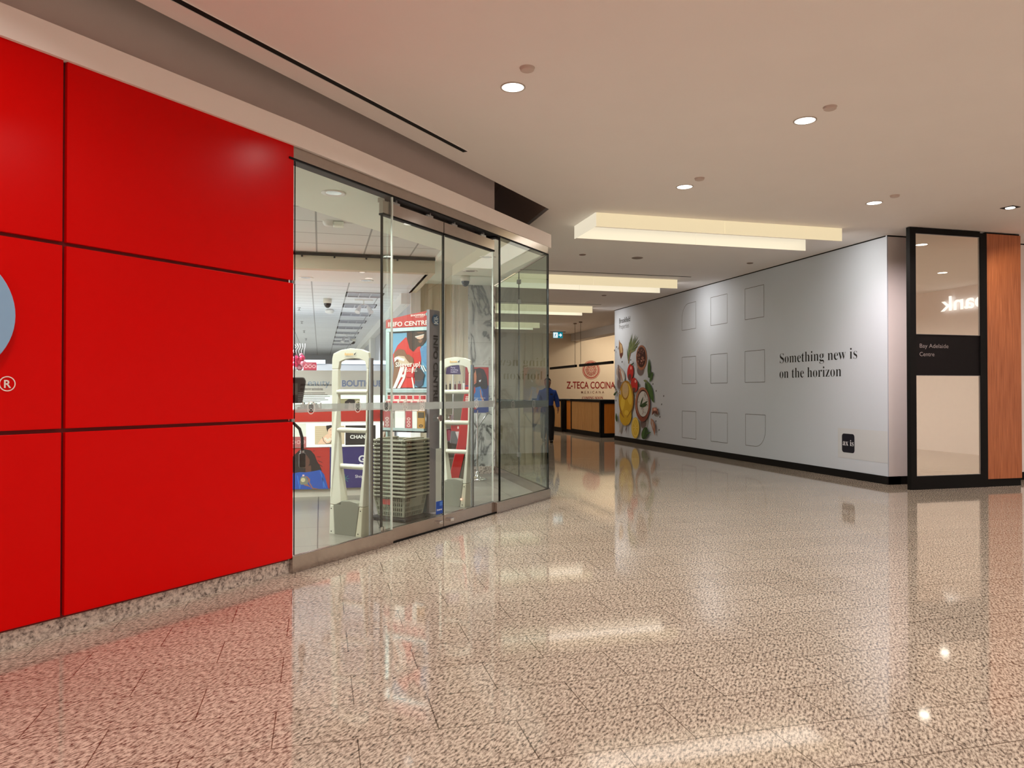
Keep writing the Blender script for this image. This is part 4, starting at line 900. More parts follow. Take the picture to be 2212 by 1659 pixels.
mb = MB(); mb.cyl((.072, 0, .878), (.072, 0, .895), .017, n=14); mb.build('grip_collar', M_STEEL, hs)
mb = MB(); mb.cyl((-.16, 0, 0), (-.16, 0, 1.06), .018); mb.lathe([(0, 0), (.12, 0), (.12, .015), (.03, .03)], -.16, 0); mb.build('stand_post', M_BLACK, hs)

# --- security pedestals
def pedestal(s, o, label):
    t = thing('security_pedestal', label, 'security gate', S(s, o), -43.2, 'anti-theft pedestals at the entrance')   # local x runs toward the street
    def frame(mb, mi, pts_out, pts_in):
        pass
    # side profile: outer loop far->near, thickness tapers with height
    def th(z): return .068 - .050 * min(1, z / .95)
    def legpoly(pts, name, m, mi2=None):
        mb = MB(); n = len(pts); V = [(x, -th(z), z) for x, z in pts] + [(x, th(z), z) for x, z in pts]
        A = sum(pts[i][0] * pts[(i + 1) % n][1] - pts[(i + 1) % n][0] * pts[i][1] for i in range(n)); 
        if A < 0: V = [(x, -th(z), z) for x, z in pts[::-1]] + [(x, th(z), z) for x, z in pts[::-1]]
        mb.add(V, [tuple(range(n)), tuple(range(2 * n - 1, n - 1, -1))] + [((i + 1) % n, i, n + i, n + (i + 1) % n) for i in range(n)], 0)
        return mb.build(name, m, t, bevel=.006)
    legpoly([(-.359, .288), (-.368, .6), (-.374, 1.0), (-.371, 1.62), (-.288, 1.62), (-.286, 1.38), (-.279, .99), (-.262, .65), (-.212, .288)], 'leg', M_CREAM)
    legpoly([(.006, .288), (.054, .288), (.066, .66), (.076, 1.0), (.096, 1.62), (.066, 1.62), (.062, 1.38), (.054, 1.0), (.037, .66)], 'leg', M_CREAM)
    legpoly([(-.371, 1.62), (-.371, 1.72), (-.355, 1.775), (-.26, 1.808), (-.135, 1.822), (.0, 1.808), (.088, 1.778), (.098, 1.72), (.096, 1.62), (.066, 1.62), (.045, 1.69), (-.02, 1.715), (-.11, 1.723), (-.20, 1.715), (-.272, 1.69), (-.288, 1.62)], 'top_arch', M_CREAM)
    for z, a, b in ((1.395, -.286, .062), (1.02, -.279, .054), (.665, -.262, .037)):
        mb = MB(); mb.cyl((a - .02, 0, z), (b + .015, 0, z), .026, n=14); mb.build('crossbar', M_CREAM, t)
    legpoly([(-.356, 0), (-.359, .285), (-.315, .285), (-.285, 0)], 'foot_cover', M_CREAM); legpoly([(-.024, 0), (.010, .285), (.054, .285), (.044, 0)], 'foot_cover', M_CREAM2)
    legpoly([(-.285, 0), (-.318, .285), (-.22, .33), (-.115, .338), (-.02, .322), (.006, .285), (-.027, 0)], 'kick_plate', M_KICK)
    mb = MB(); mb.box(.10, .118, -.02, .002, .0, 1.72, 0); mb.box(.10, .118, .003, .024, .0, 1.72, 1); mb.build('edge_strip', [M_STEEL, mat('strip_dark', rgb(84, 78, 74), .4)], t)
    mb = MB(); yy = -th(1.77) - .007
    for k, w in enumerate((.012, .010, .012, .010, .012, .010, .012)): mb.rect(-.20 + k * .0155, -.20 + k * .0155 + w, 1.752, 1.772 + (.008 if k == 0 else 0), yy, 0)
    mb.flat([(-.078, 1.750), (-.060, 1.768), (-.056, 1.785), (-.066, 1.772), (-.084, 1.766)], yy, 1); mb.build('maker_mark', [pal(222, 180, 110), pal(34, 40, 30)], t)
    mb = MB()
    for x, z in ((-.335, .25), (-.325, .03), (.032, .25), (.012, .03)): mb.ell(x, z, .007, .007, -th(z) - .007, 0, n=10)
    mb.build('screw', M_BLACK, t)
    return t
pedestal(-3.155, .49, 'cream anti-theft pedestal nearest the red wall, left of the basket stack')
p2 = pedestal(-1.14, .59, 'cream anti-theft pedestal behind the right door leaf, beside the poster stand')
mb = MB(); mb.ball((.0, -.079, .10), .012, .006, .012, 12); tag(mb.build('indicator_lamp', mat('indicator', (1, .2, .15, 1), .4, emis=(1, .35, .25, 1), es=2.5), p2), 'tiny glowing red light')

# --- stack of shopping baskets
BL, BW = .41, .42
def basket_mesh():
    t = thing('shopping_basket', '', 'basket', (0, 0, 0), SA, 'stacked grey shopping baskets')
    mb = MB(); z1 = .24; b = .035
    x0, x1, y0, y1 = 0, BL, 0, BW
    top = [(x0, y0), (x1, y0), (x1, y1), (x0, y1)]; bot = [(x0 + b, y0 + b), (x1 - b, y0 + b), (x1 - b, y1 - b), (x0 + b, y1 - b)]
    def wallpt(i, u, v):
        a, c = Vector(top[i]), Vector(top[(i + 1) % 4]); d, e = Vector(bot[i]), Vector(bot[(i + 1) % 4])
        p = (d.lerp(e, u)).lerp(a.lerp(c, u), v); return (p.x, p.y, v * (z1 - .02) + .005)
    for i in range(4):
        rows = ((.04, .22), (.28, .46), (.52, .72), (.76, .93))
        vs = [0, .04, .22, .28, .46, .52, .70, .76, .93, 1.0]
        us = [0, .03]; k = .03
        n = 13
        for q in range(n):
            u0 = .05 + q * .9 / n; us += [u0, u0 + .9 / n * .58]
        us.append(1.0); us = sorted(set(us))
        for a in range(len(us) - 1):
            for c in range(len(vs) - 1):
                hole = (c in (1, 3, 5, 7)) and (a >= 2 and a % 2 == 0) and not (c in (5, 7) and (.08 < us[a] < .42) if i == 3 else (c in (5, 7) and .25 < us[a] < .8))
                if hole: continue
                mb.add([wallpt(i, us[a], vs[c]), wallpt(i, us[a + 1], vs[c]), wallpt(i, us[a + 1], vs[c + 1]), wallpt(i, us[a], vs[c + 1])], [(0, 1, 2, 3)], 0)
    mb.add([(p[0], p[1], .005) for p in bot], [(0, 3, 2, 1)], 0)
    o = mb.build('basket_body', M_BASKET, t); sm = o.modifiers.new('s', 'SOLIDIFY'); sm.thickness = .004
    mb = MB(); r = .022
    mb.box(-r, BL + r, -r, .006, z1 - .02, z1); mb.box(-r, BL + r, BW - .006, BW + r, z1 - .02, z1); mb.box(-r, .006, .006, BW - .006, z1 - .02, z1); mb.box(BL - .006, BL + r, .006, BW - .006, z1 - .02, z1)
    mb.build('basket_rim', mat('basket_rim', rgb(140, 139, 120), .45), t, bevel=.004)
    mb = MB()
    for yy in (.035, BW - .035): mb.tube([(.02, yy, z1 + .004), (.10, yy + (.02 if yy < .2 else -.02), z1 + .009), (BL - .10, yy + (.02 if yy < .2 else -.02), z1 + .009), (BL - .02, yy, z1 + .004)], .008, 8)
    mb.build('basket_handle', mat('basket_handle', rgb(150, 146, 126), .5), t)
    mb = MB(); mb.tube([(-.019, .37, z1 - .004), (-.021, .31, z1 - .012), (-.020, .27, z1 - .03), (-.019, .22, z1 - .034)], .006, 6); mb.build('handle_clip', mat('clip_dark', rgb(84, 80, 70), .5), t)
    mb = MB()
    for k in range(7): mb.box(-.0035, -.001, .06 + k * .02, .06 + k * .02 + .013, z1 - .035, z1 - .023)
    for k in range(6): mb.box(-.0035, -.001, .28 + k * .02, .28 + k * .02 + .013, z1 - .035, z1 - .023)
    for k in range(8): mb.box(.05 + k * .02, .063 + k * .02, -.0035, -.001, z1 - .035, z1 - .023)
    mb.build('slot_shade', M_BLACK, t)  # black bars stand in for the shade inside the slot openings
    return t
NB = 15
tray = thing('basket_dolly', 'low black dolly under the basket stack', 'dolly', S(-2.41, .535), SA)
mb = MB(); mb.box(-.03, BL + .05, -.03, BW + .05, .022, .045); mb.build('dolly_tray', M_BLACK, tray, bevel=.006)
for x in (.02, BL): 
    for y in (.02, BW):
        mb = MB(); mb.cyl((x - .008, y, .015), (x + .008, y, .015), .0109, n=12); mb.build('caster', M_BLACKG, tray)
base = basket_mesh(); base['label'] = 'grey slotted shopping basket with red tag, bottom of the stack'; base.location = S(-2.40, .545, .046)
mb = MB(); mb.box(-.0065, -.0035, 0, .11, .0, .06); o = mb.build('red_tag', mat('tag_red', rgb(176, 40, 44), .4), base); o.location = (.01, .185, .135); o.rotation_euler = (0, rad(-8), 0)
nth = ['bottom', 'second', 'third', 'fourth', 'fifth', 'sixth', 'seventh', 'eighth', 'ninth', 'tenth', 'eleventh', 'twelfth', 'thirteenth', 'fourteenth', 'top']
for k in range(1, NB):
    c = base.copy(); COL.objects.link(c); c.location = S(-2.40, .545, .046 + k * .0425)
    c['label'] = 'grey shopping basket nested in the stack, %s from the bottom' % nth[k] if k < NB - 1 else 'topmost grey shopping basket of the stack'
    for ch in base.children:
        if ch.name.startswith('red_tag'): continue
        d = ch.copy(); COL.objects.link(d); d.parent = c

# --- information kiosk: local x toward the street, face toward -y (red wall side)
kk = thing('information_kiosk', 'tall grey and red information kiosk with poster just behind the doors', 'kiosk', S(-1.93, .543), -43.2); kk.scale.x = 1.06
mb = MB(); P = [(-.03, -.03), (-.03, .17), (.002, .17)] + [(.007 + .012 * (1 - (k / 4.0) ** 2), .07 + .1 * k / 4.0) for k in range(4, -5, -1)] + [(.002, -.03)]
mb.slab(P, .004, 2.315); mb.build('kiosk_pole', M_POLE, kk)
mb = MB(); mb.slab([(-.6, -.05), (.08, -.05), (.08, .12), (-.6, .12)], .004, .05); mb.build('kiosk_base', M_POLE, kk, bevel=.008)
mb = MB(); mb.box(-.58, -.03, 0, .05, .05, .30); mb.box(-.59, -.565, -.005, .05, .3, 2.12); mb.build('back_panel', M_SILVER, kk)
mb = MB(); mb.plate([(-.585, 2.132), (-.03, 2.132), (-.03, 2.305), (-.30, 2.272), (-.585, 2.226)], -.012, .03, 0); y = -.014
mb.text('INFO CENTRE', -.555, 2.148, .072, y, 1, .02, width=.53); mb.text('SHOPPERS', -.25, 2.252, .028, y, 1, .03, width=.19); mb.text('DRUG MART', -.19, 2.236, .013, y, 1, .02, width=.115); mb.ell(-.042, 2.268, .012, .016, y, 2)
mb.build('header_board', [mat('kiosk_red', rgb(190, 52, 46), .35), mat('kiosk_white', rgb(244, 238, 230), .5), pal(110, 190, 190)], kk)
mb = MB(); x0, x1, z0, z1 = -.58, -.03, 1.385, 2.13; w = .045
mb.box(x0, x1, -.01, .03, z0, z0 + w); mb.box(x0, x1, -.01, .03, z1 - w, z1); mb.box(x0, x0 + w, -.01, .03, z0 + w, z1 - w); mb.build('screen_frame', M_SILVER, kk, bevel=.004)
# poster art
mb = MB(); px0, px1, pz0, pz1 = x0 + w, -.03, z0 + w, z1 - w; mb.rect(px0, px1, pz0, pz1, .002, 0)
PW, PH = px1 - px0, pz1 - pz0
def kp(u, v): return (px0 + PW * u, pz1 - PH * v)      # v downward
y = [-.0]
def kf(pts, mi): y[0] -= .0004; mb.flat([kp(*p) for p in pts], y[0], mi)
kf([(0, 0), (.03, 0), (.03, 1), (0, 1)], 9); kf([(0, 0), (1, 0), (1, .022), (0, .022)], 9); kf([(0, .975), (1, .975), (1, 1), (0, 1)], 9)
kf([(.08, .40), (.20, .24), (.42, .10), (.60, .20), (.80, .22), (.84, .40), (.80, .62), (.62, .98), (.12, .98)], 1)
kf([(.45, .022), (.99, .022), (.985, .10), (.93, .20), (.84, .265), (.74, .275), (.62, .36), (.52, .30), (.45, .12)], 2)
kf([(.68, .10), (.90, .07), (.88, .12), (.80, .15), (.72, .135)], 3); kf([(.66, .095), (.90, .06), (.9, .072), (.68, .115)], 4); kf([(.70, .02), (.92, .02), (.86, .04), (.76, .045)], 8); kf([(.74, .17), (.86, .15), (.84, .20), (.78, .215)], 8)
kf([(.12, .36), (.24, .30), (.38, .32), (.46, .42), (.42, .52), (.26, .60), (.22, .75), (.24, .97), (.07, .97), (.10, .60)], 8)
kf([(.22, .42), (.50, .44), (.62, .52), (.60, .58), (.40, .58), (.24, .56)], 6); kf([(.38, .42), (.50, .40), (.62, .47), (.64, .55), (.52, .55), (.42, .47)], 8)
kf([(.12, .46), (.20, .43), (.40, .48), (.38, .52), (.20, .48), (.13, .53)], 4)
kf([(.28, .62), (.40, .62), (.30, .80), (.16, .99), (.08, .99), (.20, .80)], 4); kf([(.42, .62), (.46, .62), (.42, .80), (.28, .99), (.20, .99), (.36, .80)], 4); kf([(.60, .62), (.64, .62), (.60, .78), (.66, .99), (.62, .99), (.57, .78)], 4)
kf([(.70, .62), (.82, .66), (.92, .76), (.88, .84), (.72, .90), (.66, .84), (.66, .70)], 5); kf([(.66, .86), (.78, .88), (.90, .82), (.86, .94), (.76, .98), (.68, .94)], 7)
kf([(.80, .58), (.84, .60), (.92, .72), (.88, .70)], 4); kf([(.86, .60), (.89, .60), (.97, .70), (.94, .70)], 4); kf([(.80, .30), (.97, .26), (.97, .62), (.84, .50)], 10)
kf([(.44, .73), (.64, .73), (.64, .80), (.44, .80)], 11); kf([(.32, .75), (.42, .75), (.42, .80), (.32, .80)], 4)
q = y[0] - .001; mb.text('Sleeves up!', kp(.16, .615)[0], kp(.16, .615)[1], .075, q, 4, .02, width=PW * .64); mb.text('your first jab.', kp(.38, .67)[0], kp(.38, .67)[1], .022, q, 4, .01, width=PW * .34); mb.text('at the pharmacy.', kp(.28, .70)[0], kp(.28, .70)[1], .022, q, 4, .01, width=PW * .46)
mb.build('kiosk_poster', [pal(112, 170, 204), pal(206, 56, 50), pal(70, 54, 44), pal(226, 190, 170), pal(240, 236, 228), pal(78, 66, 64), pal(206, 186, 160), pal(48, 62, 84), pal(130, 92, 68), pal(40, 44, 48), pal(96, 146, 190), pal(196, 60, 62)], kk)
# pole lettering, wrapped on its outer face
mb = MB(); xx = .0755
def ponp(x, y, z): return (y, x, z)
fn = lambda a, b, c: (.0135 + .012 * (1 - (a / .1) ** 2), .07 + a, c)
mb.text('INFO CENTRE', -.042, 2.035, .117, 0, 0, .026, rot=-90, width=.74, fn=fn)
mb.build('pole_lettering', pal(22, 22, 24), kk)
mb = MB(); P = [(.072 * math.cos(rad(a)), 2.205 + .062 * math.sin(rad(a))) for a in range(0, 360, 12)]
V = [fn(a, 0, z) for a, z in P]; V0 = fn(0, 0, 2.205); mb.add([V0] + V, [(0, k + 1, (k + 1) % 30 + 1) for k in range(30)], 0)
for seg in (((-.042, 2.226), (.042, 2.226)), ((-.042, 2.210), (.042, 2.210)), ((-.042, 2.196), (.042, 2.162)), ((.042, 2.162), (-.042, 2.162)), ((-.042, 2.162), (.042, 2.196)), ((0, 2.232), (.02, 2.25))):
    a, b = seg; d = Vector((b[0] - a[0], b[1] - a[1])).normalized(); n_ = Vector((-d.y, d.x)) * .004
    V = [fn(p[0], 0, p[1]) for p in ((a[0] - n_.x, a[1] - n_.y), (b[0] - n_.x, b[1] - n_.y), (b[0] + n_.x, b[1] + n_.y), (a[0] + n_.x, a[1] + n_.y))]
    mb.add([(v[0] + .003, v[1], v[2]) for v in V], [(0, 1, 2, 3)], 1)
mb.build('pole_emblem', [pal(44, 86, 124), pal(232, 236, 238)], kk)
mb = MB(); mb.box(-.58, -.03, -.08, .05, .955, .985, 0); mb.box(-.58, -.03, -.08, .05, .94, .955, 1); mb.build('leaflet_shelf', [M_SILVER, M_BLACK], kk)
mb = MB(); mb.box(-.57, -.03, .03, .05, .985, 1.385); mb.build('leaflet_back', M_SWHITE, kk)
# leaflets: things in the rack
def leaflet(i, x, yv, z, w, h, cols, lb, grp='leaflets in the kiosk rack'):
    t = thing('leaflet', lb, 'leaflet', kk.location + Vector((0, 0, 0)), -43.2, grp); t.scale.x = 1.06
    mb = MB(); mb.box(x, x + w, yv, yv + .006, z, z + h, 0)
    mb.rect(x + .008, x + w - .008, z + h * .62, z + h - .008, yv - .001, 1); 
    for k in range(cols[3] if len(cols) > 3 else 0): mb.ring(x + w * .5, z + h * (.15 + .2 * k), w * .28, h * .085, w * .1, yv - .0015, 2, n=14)
    mb.build('card', [cols[0], cols[1], cols[2]], t)
cr_, wt_, rd_ = pal(236, 214, 206), pal(236, 238, 232), pal(176, 44, 52)
for r in range(2):
    for c in range(6):
        leaflet(0, -.57 + c * .088, -.005 - .03 * (1 - r), 1.18 + .05 * r, .08, .115 + .015 * r, (cr_, rd_ if c % 3 != 1 else pal(196, 40, 60), wt_), '%s red-topped leaflet in the %s row of the kiosk rack' % (('first', 'second', 'third', 'fourth', 'fifth', 'sixth')[c], ('front', 'back')[r]))
spec = [(-.57, .09, .19, pal(150, 76, 80), pal(158, 60, 66), pal(214, 190, 186), 3, 'mauve leaflet with pale rings at the left end of the lower rack'),
        (-.475, .05, .17, pal(150, 150, 140), pal(120, 122, 112), wt_, 0, 'grey leaflet beside the left ringed leaflet'),
        (-.42, .13, .19, wt_, pal(222, 226, 224), wt_, 0, 'tall white booklet in the middle of the lower rack'),
        (-.28, .085, .19, pal(176, 86, 88), pal(170, 70, 76), pal(224, 198, 194), 3, 'rose leaflet with pale rings right of the white booklet'),
        (-.19, .06, .19, wt_, pal(232, 236, 226), pal(120, 122, 110), 0, 'narrow white leaflet in the lower rack'),
        (-.125, .095, .19, pal(178, 132, 60), pal(70, 60, 40), pal(60, 50, 36), 1, 'ochre leaflet at the right end of the lower rack')]
for x, w, h, a, b, c, n, lb in spec: leaflet(0, x, -.065, .986, w, h, (a, b, c, n), lb)
# cartons below shelf on the far counter line (white boxes behind baskets)
for k, (x, w, h, c, lb) in enumerate(((-.52, .10, .10, pal(214, 200, 186), 'beige carton with yellow patch behind the basket stack'), (-.40, .13, .13, wt_, 'white carton behind the basket stack'), (-.26, .11, .13, pal(170, 170, 164), 'grey carton behind the basket stack'), (-.14, .09, .13, pal(210, 210, 204), 'pale carton nearest the kiosk pole behind the baskets'))):
    t = kk.location; mb = MB(); mb.box(x, x + w, .05, .16, 0, h + .62, 0)
    if k == 0: mb.rect(x + .06, x + .09, .66, .69, .049, 1)
    if k == 2: mb.rect(x + .035, x + .075, .70, .706, .049, 1)
    o = mb.build('carton', [c, pal(190, 180, 60) if k == 0 else pal(96, 96, 90)]); place(o, S(-1.905, .47, .004), -43.2); tag(o, lb, 'carton', 'cartons behind the basket stack')

# --- poster stand by the marble pier
ps = thing('poster_stand', 'chrome poster stand with a navy and red portrait poster before the marble pier', 'poster stand', (2.415, 11.45, 0), 0)
mb = MB(); mb.lathe([(0, .004), (.16, .004), (.165, .012), (.12, .03), (.045, .05), (.022, .09), (.022, .13), (0, .13)], n=32); mb.build('stand_foot', M_CHROME, ps)
mb = MB(); mb.cyl((0, 0, .12), (0, 0, 1.1), .016); mb.build('stand_pole', M_CHROME, ps)
for sx in (-1, 1):
    mb = MB(); mb.tube([(0, 0, .82), (sx * .16, 0, 1.05)], .012, 8); mb.box(sx * .16 - .018, sx * .16 + .018, -.02, .02, 1.03, 1.07); mb.build('stand_arm', M_STEEL, ps)
mb = MB(); mb.box(-.205, .185, -.012, .012, 1.055, 1.79); mb.build('poster_frame', M_STEEL, ps)
mb = MB(); X0, X1, Z0, Z1 = -.198, .178, 1.062, 1.783; W, Hh = X1 - X0, Z1 - Z0
yy = [-.0135]
def pf(pts, mi): yy[0] -= .0003; mb.flat([(X0 + W * u, Z1 - Hh * v) for u, v in pts], yy[0], mi)
pf([(0, 0), (1, 0), (1, 1), (0, 1)], 0); pf([(0, 0), (1, 0), (1, .40), (0, .40)], 1)
pf([(.36, .06), (.60, .01), (.80, .05), (.92, .20), (.97, .42), (.90, .48), (.5, .46), (.36, .42)], 2); pf([(.52, .14), (.66, .10), (.72, .22), (.68, .36), (.56, .37), (.50, .25)], 3); pf([(.58, .29), (.68, .27), (.65, .32), (.60, .325)], 4)
pf([(.30, .08), (.44, .06), (.48, .20), (.47, .34), (.38, .38), (.28, .34)], 5); pf([(.26, .04), (.44, .03), (.42, .10), (.30, .20), (.26, .44)], 2); pf([(.38, .325), (.45, .315), (.44, .345), (.39, .35)], 7)
pf([(.36, .46), (.64, .42), (.76, .56), (.70, .82), (.30, .82)], 6); pf([(.62, .50), (.66, .48), (.70, .62), (.80, .72), (.76, .78), (.66, .66)], 5); pf([(.32, .48), (.42, .42), (.44, .54), (.34, .62)], 7)
mb.text('shop more', X0 + .13, Z1 - Hh * .69, .035, yy[0] - .001, 4, .006, width=.19); mb.text('give more', X0 + .13, Z1 - Hh * .745, .035, yy[0] - .001, 4, .006, width=.17); mb.ell(X0 + W * .42, Z1 - Hh * .90, .022, .022, yy[0] - .001, 1)
mb.build('poster', [pal(30, 52, 116), pal(150, 42, 44), pal(34, 28, 28), pal(66, 44, 40), pal(206, 214, 226), pal(178, 116, 88), pal(52, 108, 176), pal(170, 60, 50)], ps)

# --- gift display behind the second pedestal
gf = thing('gift_stand', 'glass shelved gift stand behind the right pedestal', 'display', (1.95, 11.2, 0), 0)
def gp(x, y): p = ony(x, y, 11.2); return (p.x - 1.95, p.z)
mb = MB(); xa, za = gp(952, 844); xb, _ = gp(1012, 844)
mb.box(xa, xb, 0, .3, za - .015, za); mb.build('shelf', glassmat('shelf_glass', (.8, .88, .84, 1)), gf)
mb = MB(); x0, z0 = gp(962, 925); mb.box(xa, xb, .02, .3, .004, .36); mb.box(xa, xb, .28, .3, .36, 1.39); mb.build('stand_body', mat('stand_taupe', rgb(120, 112, 98), .6), gf)
mb = MB(); mb.box(xa, xb, .02, .3, z0 - .02, z0); mb.box(xa, xb, .0, .3, .62, .64); mb.build('shelf', M_STEEL, gf)
mb = MB()
for x in (xa, xb - .012): mb.box(x, x + .012, 0, .012, .004, 1.40)
mb.build('stand_post', M_STEEL, gf)
pz = gp(977, 862)[1]
sgp = thing('shelf_sign', 'small purple card sign on a thin pole behind the right door leaf', 'sign', (1.95, 11.1, 0))
x0, z1 = gp(961, 787); x1, z0 = gp(993, 809); x2, _ = gp(989, 787)
mb = MB(); mb.plate([(x0, z0), (x1, z0), (x2, z1), (x0, z1)], 0, .012); mb.build('card', mat('purple_card', rgb(62, 50, 92), .5), sgp)
mb = MB(); sx, sz = gp(971, 796)
for k, tx in enumerate(('Party', 'morning', 'stuffers')): mb.text(tx, sx, sz - .033 * k, .034, -.003, 0, .008)
mb.build('card_lettering', pal(206, 200, 226), sgp)
mb = MB(); xp = gp(977, 830)[0]; mb.cyl((xp, .01, .9), (xp, .01, z0), .009, n=10); mb.lathe([(0, .9), (.05, .9), (.05, .91), (0, .92)], xp, .01, 14); mb.build('sign_pole', M_CHROME, sgp)
bot = [(957, .034, .10, pal(170, 60, 70)), (965, .03, .13, pal(70, 64, 60)), (974, .024, .15, pal(30, 28, 28)), (985, .03, .14, pal(92, 44, 44)), (994, .05, .15, pal(120, 50, 56)), (1003, .034, .16, pal(224, 224, 220))]
nmz = ['pink gift box at the left end', 'dark grey bottle second from the left', 'tall black bottle beside the sign pole', 'dark red bottle with pale cap', 'maroon gift box', 'white bottle at the right end']
for (px, w, h, m), lb in zip(bot, nmz):
    x, z = gp(px, 844); t = thing('perfume_bottle', lb + ' of the glass gift shelf', 'bottle', (1.95 + x, 11.27, za), 0, 'bottles and boxes on the gift shelf')
    mb = MB(); mb.box(-w / 2, w / 2, -w / 2, w / 2, 0, h * .72); mb.build('bottle_body', m, t, bevel=.004)
    mb = MB(); mb.cyl((0, 0, h * .72), (0, 0, h), w * .22, n=12); mb.build('bottle_cap', M_STEEL, t)
rb = thing('red_banner_board', 'tall curved red banner board leaning behind the right pedestal', 'banner', (1.95, 10.85, 0))
def rp(x, y): p = ony(x, y, 10.85); return (p.x - 1.95, p.z)
ctr = [(978, 1046, 10), (985, 1015, 10), (992, 985, 10), (999, 955, 10), (1003, 925, 10), (1007, 895, 10), (1011, 860, 9), (1014, 835, 8)]
Lp = [rp(x - w, yv) for x, yv, w in ctr]; Rp = [rp(x + w, yv) for x, yv, w in ctr]; zmin = rp(978, 1046)[1]
mb = MB(); mb.plate(Lp + Rp[::-1], 0, .02); mb.build('banner_panel', mat('banner_red', rgb(186, 34, 34), .4), rb)
mb = MB(); mb.plate([(x, z) for x, z in Rp] + [(x + .012, z) for x, z in Rp[::-1]], .004, .03); mb.build('banner_edge', M_BLACK, rb)
mb = MB(); x, z = rp(1008, 862); mb.rect(x - .02, x + .03, z - .04, z - .02, -.002); mb.rect(x - .02, x + .03, z - .01, z + .015, -.002); mb.rect(x - .015, x + .025, z + .025, z + .04, -.002); mb.build('banner_print', pal(236, 206, 200), rb)
mb = MB(); x, z = rp(978, 1046); mb.box(x - .09, x + .09, -.02, .10, .004, max(.02, z)); mb.build('banner_foot', M_KICK, rb)
bg = thing('gift_bag', 'grey and white pouch bag hanging on the gift stand', 'bag', (1.95, 11.1, 0))
mb = MB()
pts = [gp(973, 930), gp(992, 932), gp(998, 960), gp(970, 956)]; mb.plate(pts, 0, .03, 0); mb.plate([gp(981, 932), gp(992, 931), gp(995, 960), gp(987, 950)], -.008, 0, 1); mb.build('pouch', [mat('pouch_grey', rgb(110, 114, 116), .4), mat('pouch_white', rgb(226, 224, 224), .4)], bg)
mb = MB(); mb.plate([gp(972, 918), gp(997, 918), gp(998, 934), gp(973, 934)], .002, .02, 0); mb.ell(*gp(987, 923), .012, .022, .0, 1); mb.build('pouch_header', [mat('header_red', rgb(180, 50, 48), .5), pal(236, 226, 220)], bg)
for k, (px, c, lb) in enumerate(((965, pal(150, 40, 60), 'crimson box low on the gift stand, leftmost'), (971, pal(176, 90, 110), 'pink box low on the gift stand, beside the crimson one'), (979, pal(166, 80, 100), 'rose box low on the gift stand, nearest the banner'))):
    x, z = gp(px, 974); mb = MB(); mb.box(x - .02, x + .02, .03, .2, .641, .641 + .17); o = place(mb.build('gift_box', c), (1.95, 11.2, 0)); tag(o, lb, 'box', 'boxes low on the gift stand')

# ================================================================== WALKING MAN
def skin(name, pts, edges, m, parent, sub=2, root=0):
    me = bpy.data.meshes.new(name); me.from_pydata([p[:3] for p in pts], edges, []); o = bpy.data.objects.new(name, me); COL.objects.link(o)
    o.modifiers.new('sk', 'SKIN'); s = o.modifiers.new('ss', 'SUBSURF'); s.levels = sub; s.render_levels = sub
    for i, p in enumerate(pts):
        r = p[3]; me.skin_vertices[0].data[i].radius = (r, p[4] if len(p) > 4 else r); me.skin_vertices[0].data[i].use_root = (i == root)
    dg = bpy.context.evaluated_depsgraph_get(); dg.update()
    m2 = bpy.data.meshes.new_from_object(o.evaluated_get(dg)); bpy.data.objects.remove(o)
    for p in m2.polygons: p.use_smooth = True
    m2.materials.clear(); m2.materials.append(m); m2.name = name
    q = bpy.data.objects.new(name, m2); COL.objects.link(q); q.parent = parent; return q
pp = onz(1183, 955.5)
man = thing('person', 'walking man in blue long-sleeved shirt and black trousers in the corridor', 'person', (pp.x, pp.y, 0), -17.4)
M_SKIN = mat('skin', rgb(132, 90, 68), .5); M_SHIRT = mat('blue_shirt', rgb(30, 62, 140), .8, noise=.1, nscale=30); M_TROU = mat('black_trousers', rgb(20, 20, 24), .85); M_HAIR = mat('dark_hair', rgb(24, 20, 18), .7)
K = 1.0
# continuous body (facing -y); his left is +x (viewer's right)
B = [(0, 0, .98, .13, .10), (0, 0, 1.15, .135, .10), (0, .0, 1.34, .13, .095), (0, .0, 1.45, .075, .07), (0, -.005, 1.515, .060, .064), (0, -.02, 1.575, .088, .100), (0, -.015, 1.65, .100, .118), (0, .0, 1.725, .082, .094),
     (.18, 0, 1.345, .048), (.25, .02, 1.18, .042), (.285, -.05, .96, .032), (.29, -.075, .90, .034, .022),
     (-.18, 0, 1.345, .048), (-.25, .03, 1.18, .042), (-.285, .0, .96, .032), (-.29, -.02, .90, .034, .022),
     (.10, 0, .90, .085), (.10, -.06, .52, .058), (.095, -.07, .12, .042), (.095, -.10, .045, .04, .035), (.10, -.21, .03, .035, .022),
     (-.10, .02, .90, .085), (-.115, .06, .52, .058), (-.125, .22, .16, .042), (-.125, .21, .08, .04, .035), (-.13, .11, .04, .035, .022)]
Ed = [(0, 1), (1, 2), (2, 3), (3, 4), (4, 5), (5, 6), (6, 7), (2, 8), (8, 9), (9, 10), (10, 11), (2, 12), (12, 13), (13, 14), (14, 15), (0, 16), (16, 17), (17, 18), (18, 19), (19, 20), (0, 21), (21, 22), (22, 23), (23, 24), (24, 25)]
